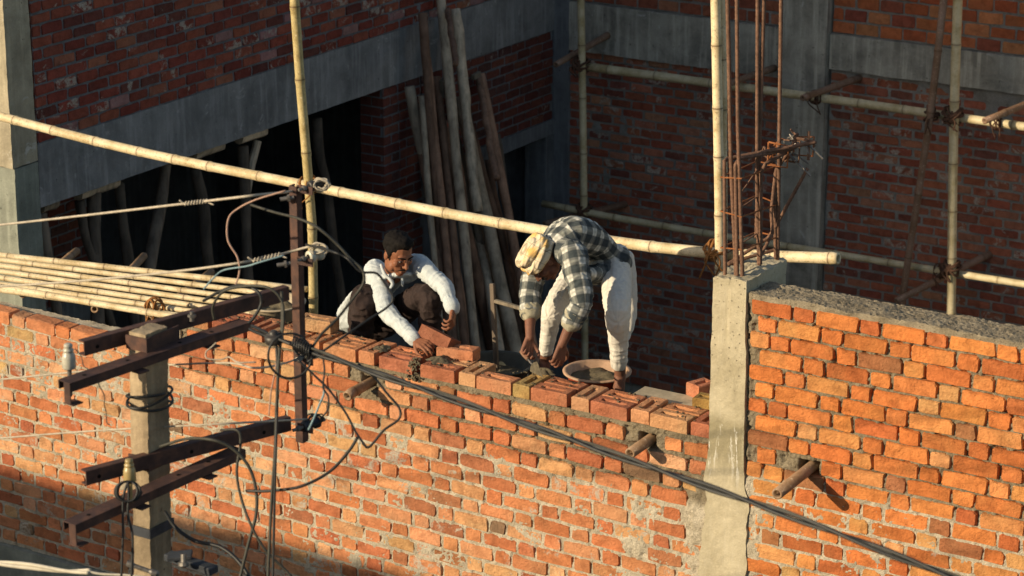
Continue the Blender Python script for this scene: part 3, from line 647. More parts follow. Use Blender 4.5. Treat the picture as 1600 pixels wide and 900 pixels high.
# long rail and posts of the mason's scaffold
RY = 1.35
rail = bamboo('bamboo_rail', 'long pale bamboo rail running behind both masons to the rebar column', [atY(-60, 166, RY), atY(200, 233, RY), atY(480, 290, RY), atY(800, 352, RY), atY(1075, 392, RY), atY(1310, 404, RY)], .031, .034, 'bamboo', None, 3, .36, hollow=.6)
post = bamboo('bamboo_post', 'tall greenish bamboo post standing behind the steel upright of the utility pole', [atY(456, -60, RY - .07), atY(470, 140, RY - .07), atY(482, 290, RY - .07), atY(490, 500, RY - .07), atY(492, 1500, RY - .07) ], .030, .030, 'bamboo_g', None, 5, .42)
lashing(post, atY(483, 288, RY - .04), (0, 0, 1), (1, 0, 0), .055, 'coir', 5, 4)
post2 = bamboo('bamboo_post', 'sunlit bamboo post beside the rebars, tied to the rail with orange rope', [atY(1117, -50, 1.25), atY(1121, 150, 1.25), atY(1125, 420, 1.25), atY(1127, 1100, 1.25)], .029, .030, 'bamboo', None, 7, .34)
lashing(post2, atY(1118, 392, 1.27), (0, 0, 1), (1, 0, 0), .056, 'coir', 7, 6, .008, 4)
bamboo('bamboo_post', 'thinner shaded bamboo just right of the sunlit post beside the rebars', [atY(1126, -50, 1.31), atY(1130, 110, 1.31), atY(1131, 400, 1.31), atY(1131, 1000, 1.31)], .020, .022, 'bamboo', None, 8, .34)
# scaffold on the back wall
SYB = BY - .58
gB = 'bamboo poles of the back wall scaffold'
r1 = bamboo('bamboo_ledger', 'upper shaded bamboo ledger in front of the back wall', [atY(915, 104, SYB), atY(1260, 150, SYB), atY(1700, 212, SYB)], .042, .038, 'bamboo_b', gB, 11, .5)
r2 = bamboo('bamboo_ledger', 'lower shaded bamboo ledger in front of the back wall behind the bending mason', [atY(848, 318, SYB - .08), atY(1000, 347, SYB - .04), atY(1250, 388, SYB), atY(1700, 460, SYB)], .034, .032, 'bamboo_b', gB, 12, .5)
v1 = bamboo('bamboo_standard', 'upright shaded bamboo near the far corner above the bending mason', [atY(907, -40, SYB - .08), atY(912, 280, SYB - .08), atY(916, 900, SYB - .08)], .036, .034, 'bamboo_b', gB, 13, .48)
v2 = bamboo('bamboo_standard', 'upright shaded bamboo in front of the back wall at far right', [atY(1498, -40, SYB - .08), atY(1491, 170, SYB - .08), atY(1487, 420, SYB - .08), atY(1483, 800, SYB - .08)], .042, .040, 'bamboo_b', gB, 14, .48)
v3 = bamboo('bamboo_strut', 'dark slanting pole leaning across the back wall left of the far right bamboo', [atY(1479, -40, SYB - .15), atY(1452, 190, SYB - .15), atY(1409, 470, SYB - .15), atY(1385, 640, SYB - .15)], .034, .030, 'bamboo_o', gB, 15, .7)
lashing(v1, atY(908, 100, SYB - .05), (0, 0, 1), (1, 0, 0), .075, 'coir_d', 8, 20, .011); lashing(v1, atY(913, 328, SYB - .05), (0, 0, 1), (1, 0, 0), .07, 'coir_d', 7, 21, .010)
lashing(v2, atY(1489, 180, SYB - .05), (0, 0, 1), (1, 0, 0), .078, 'coir_d', 7, 22, .011); lashing(v2, atY(1487, 418, SYB - .05), (0, 0, 1), (1, 0, 0), .075, 'coir_d', 8, 23, .012); lashing(v3, atY(1455, 180, SYB - .1), (0, .3, 1), (1, 0, 0), .06, 'coir_d', 4, 24, .009)
gP = 'putlog poles stuck into the back wall'
for i, (w, e, lab, tie) in enumerate([
    ((955, 52), (868, 101), 'short putlog at the upper ledger near the far corner', None),
    ((1345, 121), (1254, 153), 'short putlog right of the back column resting on the upper ledger', (1275, 152)),
    ((1216, 104), (1135, 132), 'thin putlog behind the rebars resting on the upper ledger', None),
    ((1660, 140), (1538, 189), 'short putlog at the right edge resting on the upper ledger', (1556, 190)),
    ((980, 318), (850, 350), 'short dark putlog at the lower ledger behind the bending mason', None),
    ((1548, 396), (1400, 470), 'grey putlog crossing the lower ledger at far right', (1470, 424))]):
    a, b = atY(*w, BY + .02), atY(*e, SYB - .3)
    p = bamboo('putlog', lab, [a, b], .034, .030, 'bamboo_o', gP, 40 + i, .6, 'putlog')
    if tie: lashing(p, atY(*tie, SYB - .02), b - a, (1, 0, 0), .055, 'coir_d', 5, 60 + i, .008)

# bamboo deck at left
DZ = 5.83; gD = 'bamboos laid side by side as the left deck'
deck = [((-60, 393), (30, 402), (480, 452)), ((-60, 399), (0, 406), (450, 463)), ((-60, 408), (0, 415), (430, 473)), ((-60, 417), (0, 424), (410, 482)), ((-60, 427), (0, 434), (400, 491)), ((-60, 437), (0, 444), (395, 500)), ((-60, 446), (0, 453), (392, 509)), ((-60, 441), (40, 456), (385, 515))]
words = ['rearmost', 'second from the back', 'third from the back', 'fourth from the back', 'fourth from the front', 'third from the front', 'second from the front', 'front edge']
for i, (a, b, c) in enumerate(deck):
    z = DZ + .012 * (i % 2) - .028
    if i == 7: pts = [atZ(-60, 440, z), atZ(50, 457, z), atZ(225, 487, z), atZ(390, 513, z)]
    else: pts = [atZ(*a, z), atZ(*b, z), atZ(*c, z)]
    bamboo('bamboo_deck_pole', words[i] + ' bamboo of the sunlit deck at left behind the low wall', pts, (.021, .018, .019, .018, .0195, .018, .0185, .023)[i], .017 if 0 < i < 7 else .020, 'bamboo', gD, 70 + i, .38, swell=.1)
for i, (u0, v0, u1, v1) in enumerate([(38, 458, 120, 392), (150, 481, 225, 400), (236, 497, 330, 425)]):
    a, b = atZ(u0, v0, DZ - .09), atZ(u1, v1, DZ - .09); d = (b - a).normalized()
    p = bamboo('deck_bearer', ['leftmost', 'middle', 'rightmost'][i] + ' short bearer under the bamboo deck at left', [a - d * .03, b], .026, .026, 'bamboo_end', 'bearers under the left deck', 90 + i, .5, 'bearer')
    if i == 2: lashing(p, atZ(242, 480, DZ), d, (1, 0, 0), .05, 'coir', 6, 95, .006, 3)
# planks the masons stand on
gpl = 'planks of the masons walkway'
for i, (y0, y1) in enumerate([(.29, .50), (.515, .76)]):
    m = MB(); a = Vector((-3.4 + .1 * i, 0, 0)); m.box((-3.45 + .1 * i, y0, 5.71), (-.06 - .05 * i, y1, 5.748), None, .004)
    tag(m.build('walkway_plank', M['plank']), ['plank of the walkway nearest the back of the front wall', 'plank of the walkway farther from the front wall'][i], 'plank', gpl)
m = MB(); m.box((-.64, .262, 5.955), (-.03, .43, 5.972), Matrix.Rotation(0, 4, 'Z'), .003); tag(m.build('board', M['pan_lt']), 'pale cement stained board lying behind the wall top next to the column', 'board')
for o_ in [o]: pass
# putlogs through the front walls
gS = 'sawn bamboo stubs sticking out of the front walls'
for i, ((px, pz), ln, lab) in enumerate(zip(PUT, (.345, .17, .20), ('long sawn bamboo stub sticking out of the right wall with a slanting shadow', 'sawn bamboo stub sticking out left of the cast column', 'dark bamboo stub sticking out under the crouching mason'))):
    bamboo('bamboo_putlog', lab, [Vector((px, .62 if i else .3, pz + .012)), Vector((px - .004, -ln * .5, pz - .004)), Vector((px - .006, -ln, pz - .014))], .030, .030, 'bamboo_end', gS, 100 + i, .6, 'putlog', hollow=.66, swell=.05)

# leaning poles against the left wing
gL = 'wooden poles leaning in a bundle against the left wing'
lean = [  # (top u,v) (low u,v) radius mat label
    ((640, 135), (722, 545), .042, 'wood', 'leftmost pale grey pole of the leaning bundle'),
    ((660, 20), (700, 540), .036, 'wood_r', 'reddish brown pole rising high at the left of the bundle'),
    ((658, 150), (690, 540), .026, 'wood', 'thin grey pole second from the left of the bundle'),
    ((687, -20), (742, 545), .040, 'wood', 'tall pole leaning past the beam to the top of the picture'),
    ((712, 14), (745, 330), .044, 'wood', 'thick pale grey pole with a sawn top high on the beam'),
    ((690, 190), (770, 545), .050, 'wood_r', 'brown speckled pole in the middle of the bundle'),
    ((708, 200), (792, 545), .040, 'wood', 'grey pole right of the middle of the bundle'),
    ((718, 150), (800, 520), .055, 'wood', 'stout pale pole with a wide sawn top in the bundle'),
    ((730, 180), (812, 480), .034, 'wood_r', 'thin brown pole behind the stout pale pole'),
    ((752, 115), (812, 430), .040, 'wood_r', 'rightmost pole of the bundle leaning by the doorway'),
    ((748, 120), (776, 280), .030, 'wood_r', 'short forked pole near the doorway'),
    ((700, 15), (712, 100), .024, 'wood_r', 'short dark board end at the top of the bundle'),
    ((672, 200), (735, 545), .030, 'wood_r', 'dark thin pole behind the leftmost grey pole'),
    ((775, 210), (830, 545), .032, 'wood_dk', 'shadowed pole at the right foot of the bundle'),
    ((668, 90), (712, 540), .034, 'wood_r', 'brown pole crossing behind the thin grey pole of the bundle'),
    ((728, 250), (782, 545), .040, 'wood', 'short pale pole low in the middle of the bundle'),
    ((700, 150), (760, 545), .030, 'wood_r', 'dull brown pole half hidden in the bundle'),
    ((735, 200), (790, 545), .036, 'wood', 'pale pole behind the stout pole of the bundle'),
    ((650, 180), (706, 545), .030, 'wood_r', 'brown pole between the two leftmost grey poles'),
    ((682, 120), (726, 545), .034, 'wood_r', 'brown pole behind the tall pole reaching the top'),
    ((722, 290), (752, 545), .036, 'wood_dk', 'dark pole low in the middle of the bundle'),
    ((742, 230), (806, 545), .034, 'wood', 'pale pole at the right of the bundle foot'),
    ((762, 250), (820, 545), .032, 'wood_r', 'brown pole at the right of the bundle foot')]
for i, (t, b, r, mt, lab) in enumerate(lean):
    rr = random.Random(300 + i); x0 = LX + .10 + .05 * (i % 3); lo = atX(*b, LX + .55 + .1 * (i % 4)); hi = atX(*t, x0)
    d = (lo - hi); lo2 = hi + d * ((hi.z - 1.62) / max(.1, hi.z - lo.z)) if b[1] > 400 else lo
    N = 9; pts = [hi.lerp(lo2, k / N) + Vector((rr.uniform(-.008, .008), rr.uniform(-.009, .009), 0)) for k in range(N + 1)]; r *= 1.15
    mb = MB(); mb.tube(spline(pts, 3), [r * (1.0 + .06 * math.sin(k * .9 + i)) for k in range(len(spline(pts, 3)))], 9, True, None, .05, i)
    me = mb.mesh('leaning_pole', None, True); me.transform(Matrix.Translation(-lo2)); oo = link('leaning_pole', me, M[mt]); oo.location = lo2; tag(oo, lab, 'pole', gL)
for i, (u, v, w, hh, mt, lab) in enumerate([(693, 138, .07, .17, 'plank', 'wooden block nailed on a tall pole of the leaning bundle'), (744, 118, .12, .05, 'plank', 'wooden crosspiece on the poles near the doorway'), (700, 205, .05, .16, 'basin', 'faded red painted wooden piece among the leaning poles')]):
    p = atX(u, v, LX + .24); mb = MB(); mb.box((-.02, -w / 2, -hh / 2), (.02, w / 2, hh / 2), Matrix.Translation(p) @ Matrix.Rotation(.12, 4, 'X'), .004); tag(mb.build('wood_block', M[mt]), lab, 'wood block')
# props under the long beam
gPr = 'timber props under the long beam of the left wing'
props = [((66, 333), (78, 420), .045, 'wood_dk', (62, 86, 331), 'short prop at the left end of the beam'),
    ((147, 300), (149, 425), .052, 'wood_dk', (120, 182, 297), 'pale prop under a wide cap left of the middle'),
    ((122, 315), (152, 425), .038, 'wood_dk', None, 'slanting prop leaning on the pale prop'),
    ((188, 285), (200, 425), .045, 'wood_dk', None, 'dim prop right of the pale prop'),
    ((262, 255), (236, 425), .050, 'wood_dk', None, 'prop slanting to the left in the dark'),
    ((308, 262), (327, 440), .050, 'wood_dk', (300, 345, 248), 'crooked grey prop under a log cap'),
    ((380, 228), (389, 445), .048, 'wood_dk', (372, 412, 220), 'forked prop left of the steel upright'),
    ((494, 185), (516, 345), .045, 'wood_dk', None, 'dim prop right of the tall bamboo post')]
for i, (t, b, r, mt, cap, lab) in enumerate(props):
    rr = random.Random(400 + i); X = LX - .16; hi = atX(*t, X); lo = atX(*b, X + .05); hi.z = min(max(hi.z, 5.2), 5.47); d = lo - hi; lo2 = hi + d * ((hi.z - 1.62) / (hi.z - lo.z))
    e = empty('timber_prop', lo2); tag(e, lab, 'prop', gPr); N = 12
    pts = [hi.lerp(lo2, k / N) + Vector((0, rr.uniform(-.03, .03), 0)) for k in range(N + 1)]; S = spline(pts, 3); mb = MB(); mb.tube(S, [r * (1 + .1 * math.sin(k * .7 + i)) for k in range(len(S))], 9, True, None, .05, i); mb.build('pole', M[mt], e, smooth=True)
    if cap:
        y0, y1 = atX(cap[0], cap[2], X).y, atX(cap[1], cap[2], X).y; mb = MB(); mb.tube([(X, y0, 5.44), (X, (y0 + y1) / 2, 5.445), (X, y1, 5.44)], .055, 9, True, None, .08, i); mb.build('cap', M['wood'], e)
    if i == 6:
        mb = MB(); mb.tube([hi + Vector((0, 0, -.5)), hi + Vector((0, .10, -.2)), hi + Vector((0, .2, .0))], .035, 8); mb.build('fork', M['wood'], e)

# ---- rebars of the cast column
CT = 6.835; gR = 'rebars rising from the cast column'
rcage = empty('rebar_cage', (.1, .22, CT - .3)); tag(rcage, 'rusty rebar cage with stirrups rising from the cast column', 'rebar cage')
def ribbed(pts, r, name='rebar', mat='rebar', n=8):
    S = []; P = [Vector(p) for p in pts]
    for a, b in zip(P, P[1:]):
        k = max(2, int((b - a).length / .012)); S += [a.lerp(b, i / k) for i in range(k)]
    S.append(P[-1]); mb = MB(); mb.tube(S, [r * (1.13 if i % 2 else .97) for i in range(len(S))], n); return mb.build(name, M[mat], rcage, smooth=True)
CY = dict(a=.07, b=.24, c=.40)
bars = [((1136, -40), (1142, 250), (1150, 424), .065, .011), ((1151, -40), (1153, 200), (1160, 424), .07, .0105), ((1184, -40), (1183, 300), (1186, 415), .25, .0105), ((1195, -40), (1188, 180), (1184, 300), .27, .011), ((1221, -40), (1218, 200), (1215, 405), .42, .0105)]
for q in bars: ribbed([atY(*q[0], q[3]), atY(*q[1], q[3]), atY(*q[2], q[3]), atY(*q[2], q[3]) - Vector((0, 0, .25))], q[4])
ribbed([atY(1133, 425, .05) - Vector((0, 0, .1)), atY(1133, 425, .05), atY(1132, 252, .05), atY(1136, 248, .1), atY(1275, 222, .46)], .010)
ribbed([atY(1152, 427, .06) - Vector((0, 0, .1)), atY(1152, 427, .06), atY(1149, 258, .06), atY(1155, 248, .1), atY(1240, 232, .42)], .010)
ribbed([atY(1188, 413, .25), atY(1189, 270, .25), atY(1196, 256, .26), atY(1232, 236, .42), atY(1247, 215, .46)], .010)
ribbed([atY(1212, 404, .41), atY(1210, 300, .41), atY(1213, 265, .42), atY(1240, 225, .46), atY(1246, 208, .47)], .010)
ribbed([atY(1138, 412, .22), atY(1200, 372, .40), atY(1213, 352, .41), atY(1262, 263, .47)], .009)
ribbed([atY(1184, 408, .25), atY(1207, 365, .36), atY(1205, 330, .38), atY(1212, 268, .42)], .009)
ribbed([atY(1137, 413, .2), atY(1170, 402, .3), atY(1212, 390, .42)], .009)
def stir(pts, r=.0042, mat='rust'): mb = MB(); mb.tube([Vector(p) for p in pts], r, 6); mb.build('stirrup', M[mat], rcage)
for (va, vb, vc, vd) in ((277, 279, 268, 262), (330, 339, 320, 306), (387, 390, 378, 363)):
    stir([atY(1126, va, .04), atY(1158, vb, .06), atY(1216, vb - 20, .43), atY(1183, va - 25, .40), atY(1126, va, .04)])
    stir([atY(1137, va + 55 if va < 300 else va + 8, .06), atY(1185, vd, .25)], .004, 'rebar')
cl = empty('bent_bars', (.2, .45, CT + .4)); rc0 = rcage
for i, cx in enumerate((1206, 1224, 1246)):
    y = .38 + .05 * i; stir([atY(cx - 5, 222 + 4 * i - 8 * i, y), atY(cx + 26, 228 - 7 * i, y + .02), atY(cx + 24, 262 - 9 * i, y + .02), atY(cx - 6, 258 - 8 * i, y), atY(cx - 5, 222 - 4 * i, y)], .0055, 'rust' if i != 1 else 'rebar')
for i in range(16):
    rr = random.Random(900 + i); u, v = rr.uniform(1195, 1264), rr.uniform(208, 258); stir(spline([atY(u, v, .42), atY(u + rr.uniform(-12, 16), v + rr.uniform(-16, 10), .45), atY(u + rr.uniform(-14, 26), v + rr.uniform(-22, 22), .46)], 4), .0055, rr.choice(['rebar', 'rust', 'bolt']))
bpy.data.objects.remove(cl)
stir([atY(1240, 215, .44), atY(1256, 218, .46), atY(1274, 222, .47)], .008, 'rebar'); stir([atY(1264, 205, .46), atY(1263, 250, .46)], .008, 'rebar')

# ================================================================ UTILITY POLE
def atdk(u, v, d): return atd(u, v, d * KS)
KS = .86; PD = 11.5; PA = atdk(228, 530, PD)                      # the corner of the post that divides its lit and its dark face
pole = empty('utility_pole', (PA.x, PA.y + .08, 0)); tag(pole, 'concrete utility pole with rusty steel cross arms in front of the wall', 'utility pole')
ztopp = 0; PW, PDp = .098 * KS, .150 * KS; lean_x = -.030
def pshape(V0, V):
    V = V.copy(); V[:, 0] += (PA.z - V0[:, 2]) * lean_x; return V
ztp = atdk(224, 523, PD).z
po = rough_box('concrete_post', (PA.x - PW, PA.y, 0), (PA.x, PA.y + PDp, ztp), .010, .0045, M['conc_pole'], None, 14, 141, .6, shape=pshape); wparent(po, pole)
def arm(u0, v0, u1, v1, d, kind, name='crossarm', ext=0.0):
    z = atdk(228, v0 + (228 - u0) * (v1 - v0) / (u1 - u0), d).z; a, b = atZ(u0, v0, z), atZ(u1, v1, z); dr = (b - a).normalized(); b = b + dr * ext
    nrm = Vector((dr.y, -dr.x, 0))            # towards the viewer
    mb = MB(); t = .005
    Mx = Matrix(((dr.x, -nrm.x, 0, a.x), (dr.y, -nrm.y, 0, a.y), (0, 0, 1, z), (0, 0, 0, 1))); L = (b - a).length
    if kind == 'flat':
        mb.box((0, 0, -t), (L, .069, 0), Mx, .0012); mb.box((.0, 0, -.036), (L, t, -t - .0004), Mx); mb.box((.0, .069 - t, -.036), (L, .069, -t - .0004), Mx)
    else:
        mb.box((0, 0, -.058), (L, t, 0), Mx, .0012); mb.box((0, t + .0004, -t), (L, .037, 0), Mx); mb.box((0, t + .0004, -.058), (L, .037, -.058 + t), Mx)
    o = mb.build(name, M['steel'], pole)
    for f in ([.1, .33, .62, .8] if kind == 'flat' else [.06, .5, .86]):       # punched holes, shown by their dark plugs
        h = MB()
        if kind == 'flat': h.lathe([(.008, .0), (.008, .001)], Mx @ Vector((L * f, .03, .0004)), (0, 0, 1), 10)
        else: h.lathe([(.008, .0), (.008, .001)], Mx @ Vector((L * f, -.0004, -.033)), nrm, 10)
        h.build('bolt_hole', M['hair'], o)
    return a, b, dr, nrm, z, Mx, L, o
A = arm(110, 599, 392, 503, PD - .06, 'flat'); B = arm(131, 534, 452, 448, PD + .15, 'edge'); C = arm(134, 737, 455, 652, PD + .15, 'edge'); D = arm(119, 820, 384, 702, PD - .06, 'flat')
# end brackets and tie plates
for (Q, fr) in ((A, (.0,)), (D, (.0,))):
    Mx, o = Q[5], Q[7]; mb = MB()
    mb.box((-.004, .0, -.082), (.0, .03, -.0), Mx); mb.box((-.004, .03, -.082), (.0, .034, 0), Mx); mb.box((-.004, -.012, -.087), (.046, .04, -.0825), Mx); mb.build('end_bracket', M['steel'], o)
    for f in (.34, .74):
        mb = MB(); mb.box((Q[6] * f, -.025, -.047), (Q[6] * f + .05, .06, -.0405), Mx, .001); mb.build('tie_plate', M['steel'], o)
for Q, zz in ((A, .06), (D, .05)):                      # clamps round the post
    z = Q[4] + .035; lx = (PA.z - z) * lean_x; mb = MB(); x0, x1, y0, y1 = PA.x - PW - .006 + lx, PA.x + .006 + lx, PA.y - .006, PA.y + PDp + .006
    mb.box((x0, y0 - .006, z - .035), (x1, y0, z + .02)); mb.box((x1, y0 - .006, z - .035), (x1 + .006, y1 + .05, z + .02)); mb.build('clamp', M['steel'], pole)
z = atdk(245, 878, PD).z; lx = (PA.z - z) * lean_x; mb = MB(); mb.box((PA.x - PW - .006 + lx, PA.y - .009, z - .02), (PA.x + .006 + lx, PA.y - .004, z + .02)); mb.box((PA.x + .003 + lx, PA.y - .008, z - .02), (PA.x + .008 + lx, PA.y + PDp + .01, z + .02)); mb.build('clamp', M['dkmetal'], pole)
mb = MB(); mb.lathe([(.012, 0), (.014, .02), (.009, .03), (.009, .09), (.013, .10), (.013, .12), (.006, .13)], atdk(198, 880, PD - .05), atdk(235, 893, PD - .05) - atdk(198, 880, PD - .05), 12); mb.build('clamp_bolt', M['bolt'], pole)
# upright channel at the arms' right end
UQ = B[1]; ud = ((np.array(UQ) - CAM) @ cF - .06) / KS
ut, ub = atdk(457, 291, ud), atdk(457, 291, ud); zb = atY(452, 688, ut.y).z
up = empty('upright', ut); 
mb = MB(); Mx = Matrix(((A[2].x * 0 + 1, 0, 0, ut.x), (0, 1, 0, ut.y), (0, 0, 1, 0), (0, 0, 0, 1)))
mb.box((-.019, 0, zb), (.019, .0045, ut.z), Mx, .001); mb.box((.0147, .0049, zb), (.019, .036, ut.z), Mx); mb.box((-.019, .0049, zb), (-.0147, .036, ut.z), Mx); upo = mb.build('upright_channel', M['steel'], pole)
bpy.data.objects.remove(up)
def bolt(u, v, d, ax, L=.07, r=.0085, par=None):
    p = atdk(u, v, d); ax = Vector(ax).normalized(); mb = MB(); mb.lathe([(r, -L * .25), (r, L), (r * .8, L)], p, ax, 10); mb.lathe([(r * 1.9, L * .12), (r * 1.9, L * .12 + .010)], p, ax, 6); return mb.build('bolt', M['bolt'], par or upo)
bolt(455, 309, ud, (-.75, -.6, -.12), .045); bolt(450, 412, ud, (-.75, -.6, -.12), .045); bolt(300, 490, PD, (0, -.1, -1), .03)
def spool(u, v, d, ax, mat, r=.030, L=.075, name='reel_insulator'):
    r *= KS; L *= KS; p = atdk(u, v, d); mb = MB(); mb.lathe([(r * .35, 0), (r * .92, 0), (r, .004), (r, L * .3), (r * .72, L * .42), (r * .72, L * .58), (r, L * .7), (r, L - .004), (r * .9, L), (r * .3, L)], p, ax, 18); s = mb.build(name, M[mat], upo, smooth=True)
    h = MB(); h.lathe([(r * .5, -.001), (r * .5, .0008)], p, ax, 12); h.build('core_hole', M['hair'], s)  # flat black disc painted in for the shade of the hole
    b = MB(); b.lathe([(.007, -.05), (.007, L + .03)], p, ax, 8); b.lathe([(.012, -.03), (.012, -.018)], p, ax, 6); b.build('pin', M['bolt'], s); return s
AX = (.35, .9, .08)
spool(483, 292, ud - .01, AX, 'ceram_d', .026, .07); spool(482, 402, ud - .01, AX, 'ceram', .030, .075); spool(476, 558, ud - .01, AX, 'ceram', .024, .07); spool(474, 667, ud - .01, AX, 'dkmetal', .027, .085)
for v in (300, 412, 566, 672):
    mb = MB(); p = atdk(462, v - 4, ud); mb.box((0, .01, -.016), (.075, .016, .016), Matrix.Translation(p)); mb.build('insulator_bracket', M['steel'], upo)
def shackle(u, v, d, mat, s=1.0, name='pin_insulator'):
    s *= KS; p = atdk(u, v, d); mb = MB(); pr = [(.006, -.07), (.027, -.07), (.031, -.064), (.030, -.02), (.025, .0), (.021, .004), (.021, .008), (.024, .012), (.024, .018), (.018, .022), (.018, .028), (.020, .032), (.018, .042), (.010, .046), (.0, .046)]
    mb.lathe([(r * s, h * s) for r, h in pr], p, (0.0, 0.0, 1), 20); i = mb.build(name, M[mat], pole, smooth=True)
    mb = MB(); mb.lathe([(.0055, -.2 * s), (.0075, -.19 * s), (.0075, -.14 * s), (.0085, -.135 * s), (.0085, -.06 * s)], p, (0, 0, 1), 10); mb.lathe([(.013, -.172 * s), (.013, -.160 * s)], p, (0, 0, 1), 6); mb.build('pin', M['ceram_y'] if mat == 'ceram_y' else M['bolt'], i); return i
shackle(107, 552, PD - .12, 'ceram'); shackle(202, 731, PD - .16, 'ceram_y', .92)
# service shackle on the cable bundle and the fitting at the foot
mb = MB(); mb.lathe([(.011, -.026), (.032, -.025), (.036, -.018), (.036, .004), (.027, .009), (.016, .011), (.016, .02), (.011, .024)], atdk(428, 526, 11.2), (-.05, -.1, 1), 18); mb.build('strain_insulator', M['ceram_d'], pole, smooth=True)
fit = empty('bracket_arm', atdk(262, 880, 11.7)); 
mb = MB(); mb.beam(atdk(262, 868, 11.65), atdk(335, 892, 11.5), .05, .03, ch=.004); mb.beam(atdk(262, 870, 11.6), atdk(300, 866, 11.6), .07, .014, ch=.002); mb.build('foot_fitting', M['dkmetal'], pole); bpy.data.objects.remove(fit)
mb = MB(); mb.lathe([(.012, 0), (.012, .03), (.02, .032), (.02, .045), (.01, .05)], atdk(287, 866, 11.5), (.2, -.3, -1), 10); mb.build('clamp_bolt', M['bolt'], pole)

# ================================================================ WIRES
def wire(name, label, pts, r, mat, cat='cable', group=None, n=6, sub=8, tw=0, twr=0):
    r *= KS; twr *= KS; P = spline([atdk(*p) for p in pts], sub); mb = MB()
    if pts[0][0] <= -40: P = [P[0] + (P[0] - P[1]).normalized() * 4] + P          # the line runs on past the edge of the picture
    if pts[-1][0] > 1500 or pts[-1][1] >= 910: P = P + [P[-1] + (P[-1] - P[-2]).normalized() * (4 if pts[-1][0] > 1500 else 1.6)]
    if tw:
        for s in range(tw):
            Q = []; L = 0
            for i, p in enumerate(P):
                if i: L += (P[i] - P[i - 1]).length
                t = (P[min(i + 1, len(P) - 1)] - P[max(i - 1, 0)]).normalized(); a = t.orthogonal().normalized(); b = t.cross(a); ph = L * 9 + 2 * math.pi * s / tw; Q.append(p + (a * math.cos(ph) + b * math.sin(ph)) * twr)
            mb.tube(Q, r, n, seed=s)
    else: mb.tube(P, r, n)
    me = mb.mesh(name, None, True); base = P[0].copy(); me.transform(Matrix.Translation(-base)); o = link(name, me, M[mat]); o.location = base; tag(o, label, cat, group); return o
e = ud
wire('overhead_wire', 'pale overhead wire reaching the top of the steel upright from the left', [(-40, 356, 12.4), (120, 338, 12.1), (290, 318, 11.7), (400, 305, 11.45), (455, 299, e), (490, 290, e), (512, 284, e + .05)], .0062, 'wire', 'wire')
wire('overhead_wire', 'pale overhead wire reaching the cream reel insulator from the left', [(-40, 450, 12.4), (100, 441, 12.1), (250, 427, 11.8), (380, 410, 11.5), (440, 397, e), (490, 384, e), (510, 386, e + .04), (508, 398, e + .03)], .0062, 'wire', 'wire')
wire('overhead_wire', 'thin pale wire crossing the left wall below the upper cross arms', [(-40, 597, 12.3), (100, 583, 12.1), (200, 574, 11.95), (350, 567, 11.6), (400, 575, 11.4), (450, 566, e), (476, 552, e)], .005, 'wire', 'wire')
wire('overhead_wire', 'thin pale wire crossing the left wall above the lower cross arms', [(-40, 688, 12.3), (150, 673, 12.0), (350, 662, 11.6), (480, 655, e)], .005, 'wire', 'wire')
for k, (u0, u1, v0, v1, lab) in enumerate([(288, 326, 318, 314, 'twisted splice on the topmost pale wire'), (395, 440, 407, 397, 'twisted splice left of the cream reel insulator')]):
    pts = []; 
    for i in range(26): t = i / 25; pts.append((u0 + (u1 - u0) * t, v0 + (v1 - v0) * t + 3.2 * math.sin(i * 2.1), 11.62 - .15 * k + .008 * math.cos(i * 2.1)))
    wire('wire_splice', lab, [(u0 - 8, v0 - 5, 11.62 - .15 * k)] + pts + [(u1 + 8, v1 + 6, 11.6 - .15 * k)], .0035, 'wire', 'wire splice', sub=3)
for k, (u, v, n_, lab) in enumerate([(502, 288, 10, 'tangle of wire ends at the top of the steel upright'), (496, 390, 6, 'wire ends wound on the cream reel insulator'), (492, 656, 6, 'frayed wire ends at the lowest reel insulator'), (475, 548, 6, 'wire ends bound where the cables cross the upright')]):
    rr = random.Random(500 + k); pts = []
    for i in range(n_ * 4): a = i * 1.35; pts.append((u + 15 * math.cos(a) * rr.uniform(.5, 1.1), v + 12 * math.sin(a) * rr.uniform(.4, 1.0), e + .03 * math.sin(a * .7)))
    wire('wire_tangle', lab, pts, .0034, ['wire', 'wire', 'rubber_g', 'rubber'][k], 'wire tangle', sub=5)
wire('thin_wire', 'thin pink wire dangling left of the steel upright', [(446, 298, 11.3), (400, 312, 11.35), (372, 326, 11.4), (357, 342, 11.4), (356, 375, 11.4), (371, 402, 11.4), (374, 425, 11.4), (368, 446, 11.4)], .0042, 'wire_p', 'wire')
wire('thin_wire', 'thin bluish wire sagging below the cream reel insulator', [(444, 399, 11.3), (405, 410, 11.3), (385, 416, 11.35), (350, 422, 11.4), (333, 435, 11.4), (318, 452, 11.4)], .004, 'wire_b', 'wire')
wire('thin_wire', 'thin dark wire hanging from the pin insulator over the cross arm', [(117, 545, 11.35), (127, 557, 11.35), (131, 572, 11.34), (143, 580, 11.3), (152, 590, 11.3), (155, 602, 11.3), (163, 618, 11.3), (163, 632, 11.3), (166, 645, 11.3), (167, 660, 11.3), (172, 664, 11.3)], .0024, 'rubber_g', 'wire')
wire('thin_wire', 'pale wire loop under the upper front cross arm', [(338, 535, 11.35), (330, 543, 11.35), (322, 550, 11.35), (324, 560, 11.35), (345, 562, 11.35), (358, 558, 11.35), (372, 566, 11.3), (400, 566, 11.3)], .0034, 'wire', 'wire')
wire('thin_wire', 'blue grey wire running down to the lowest reel insulator', [(505, 600, 11.2), (506, 615, 11.2), (500, 630, 11.2), (492, 650, 11.2), (482, 672, 11.2)], .0045, 'wire_b', 'wire')
wire('thin_wire', 'orange wire hanging left of the steel upright over the bricks', [(432, 565, 11.3), (428, 590, 11.3), (423, 615, 11.3), (420, 650, 11.3)], .0034, 'wire_p', 'wire')
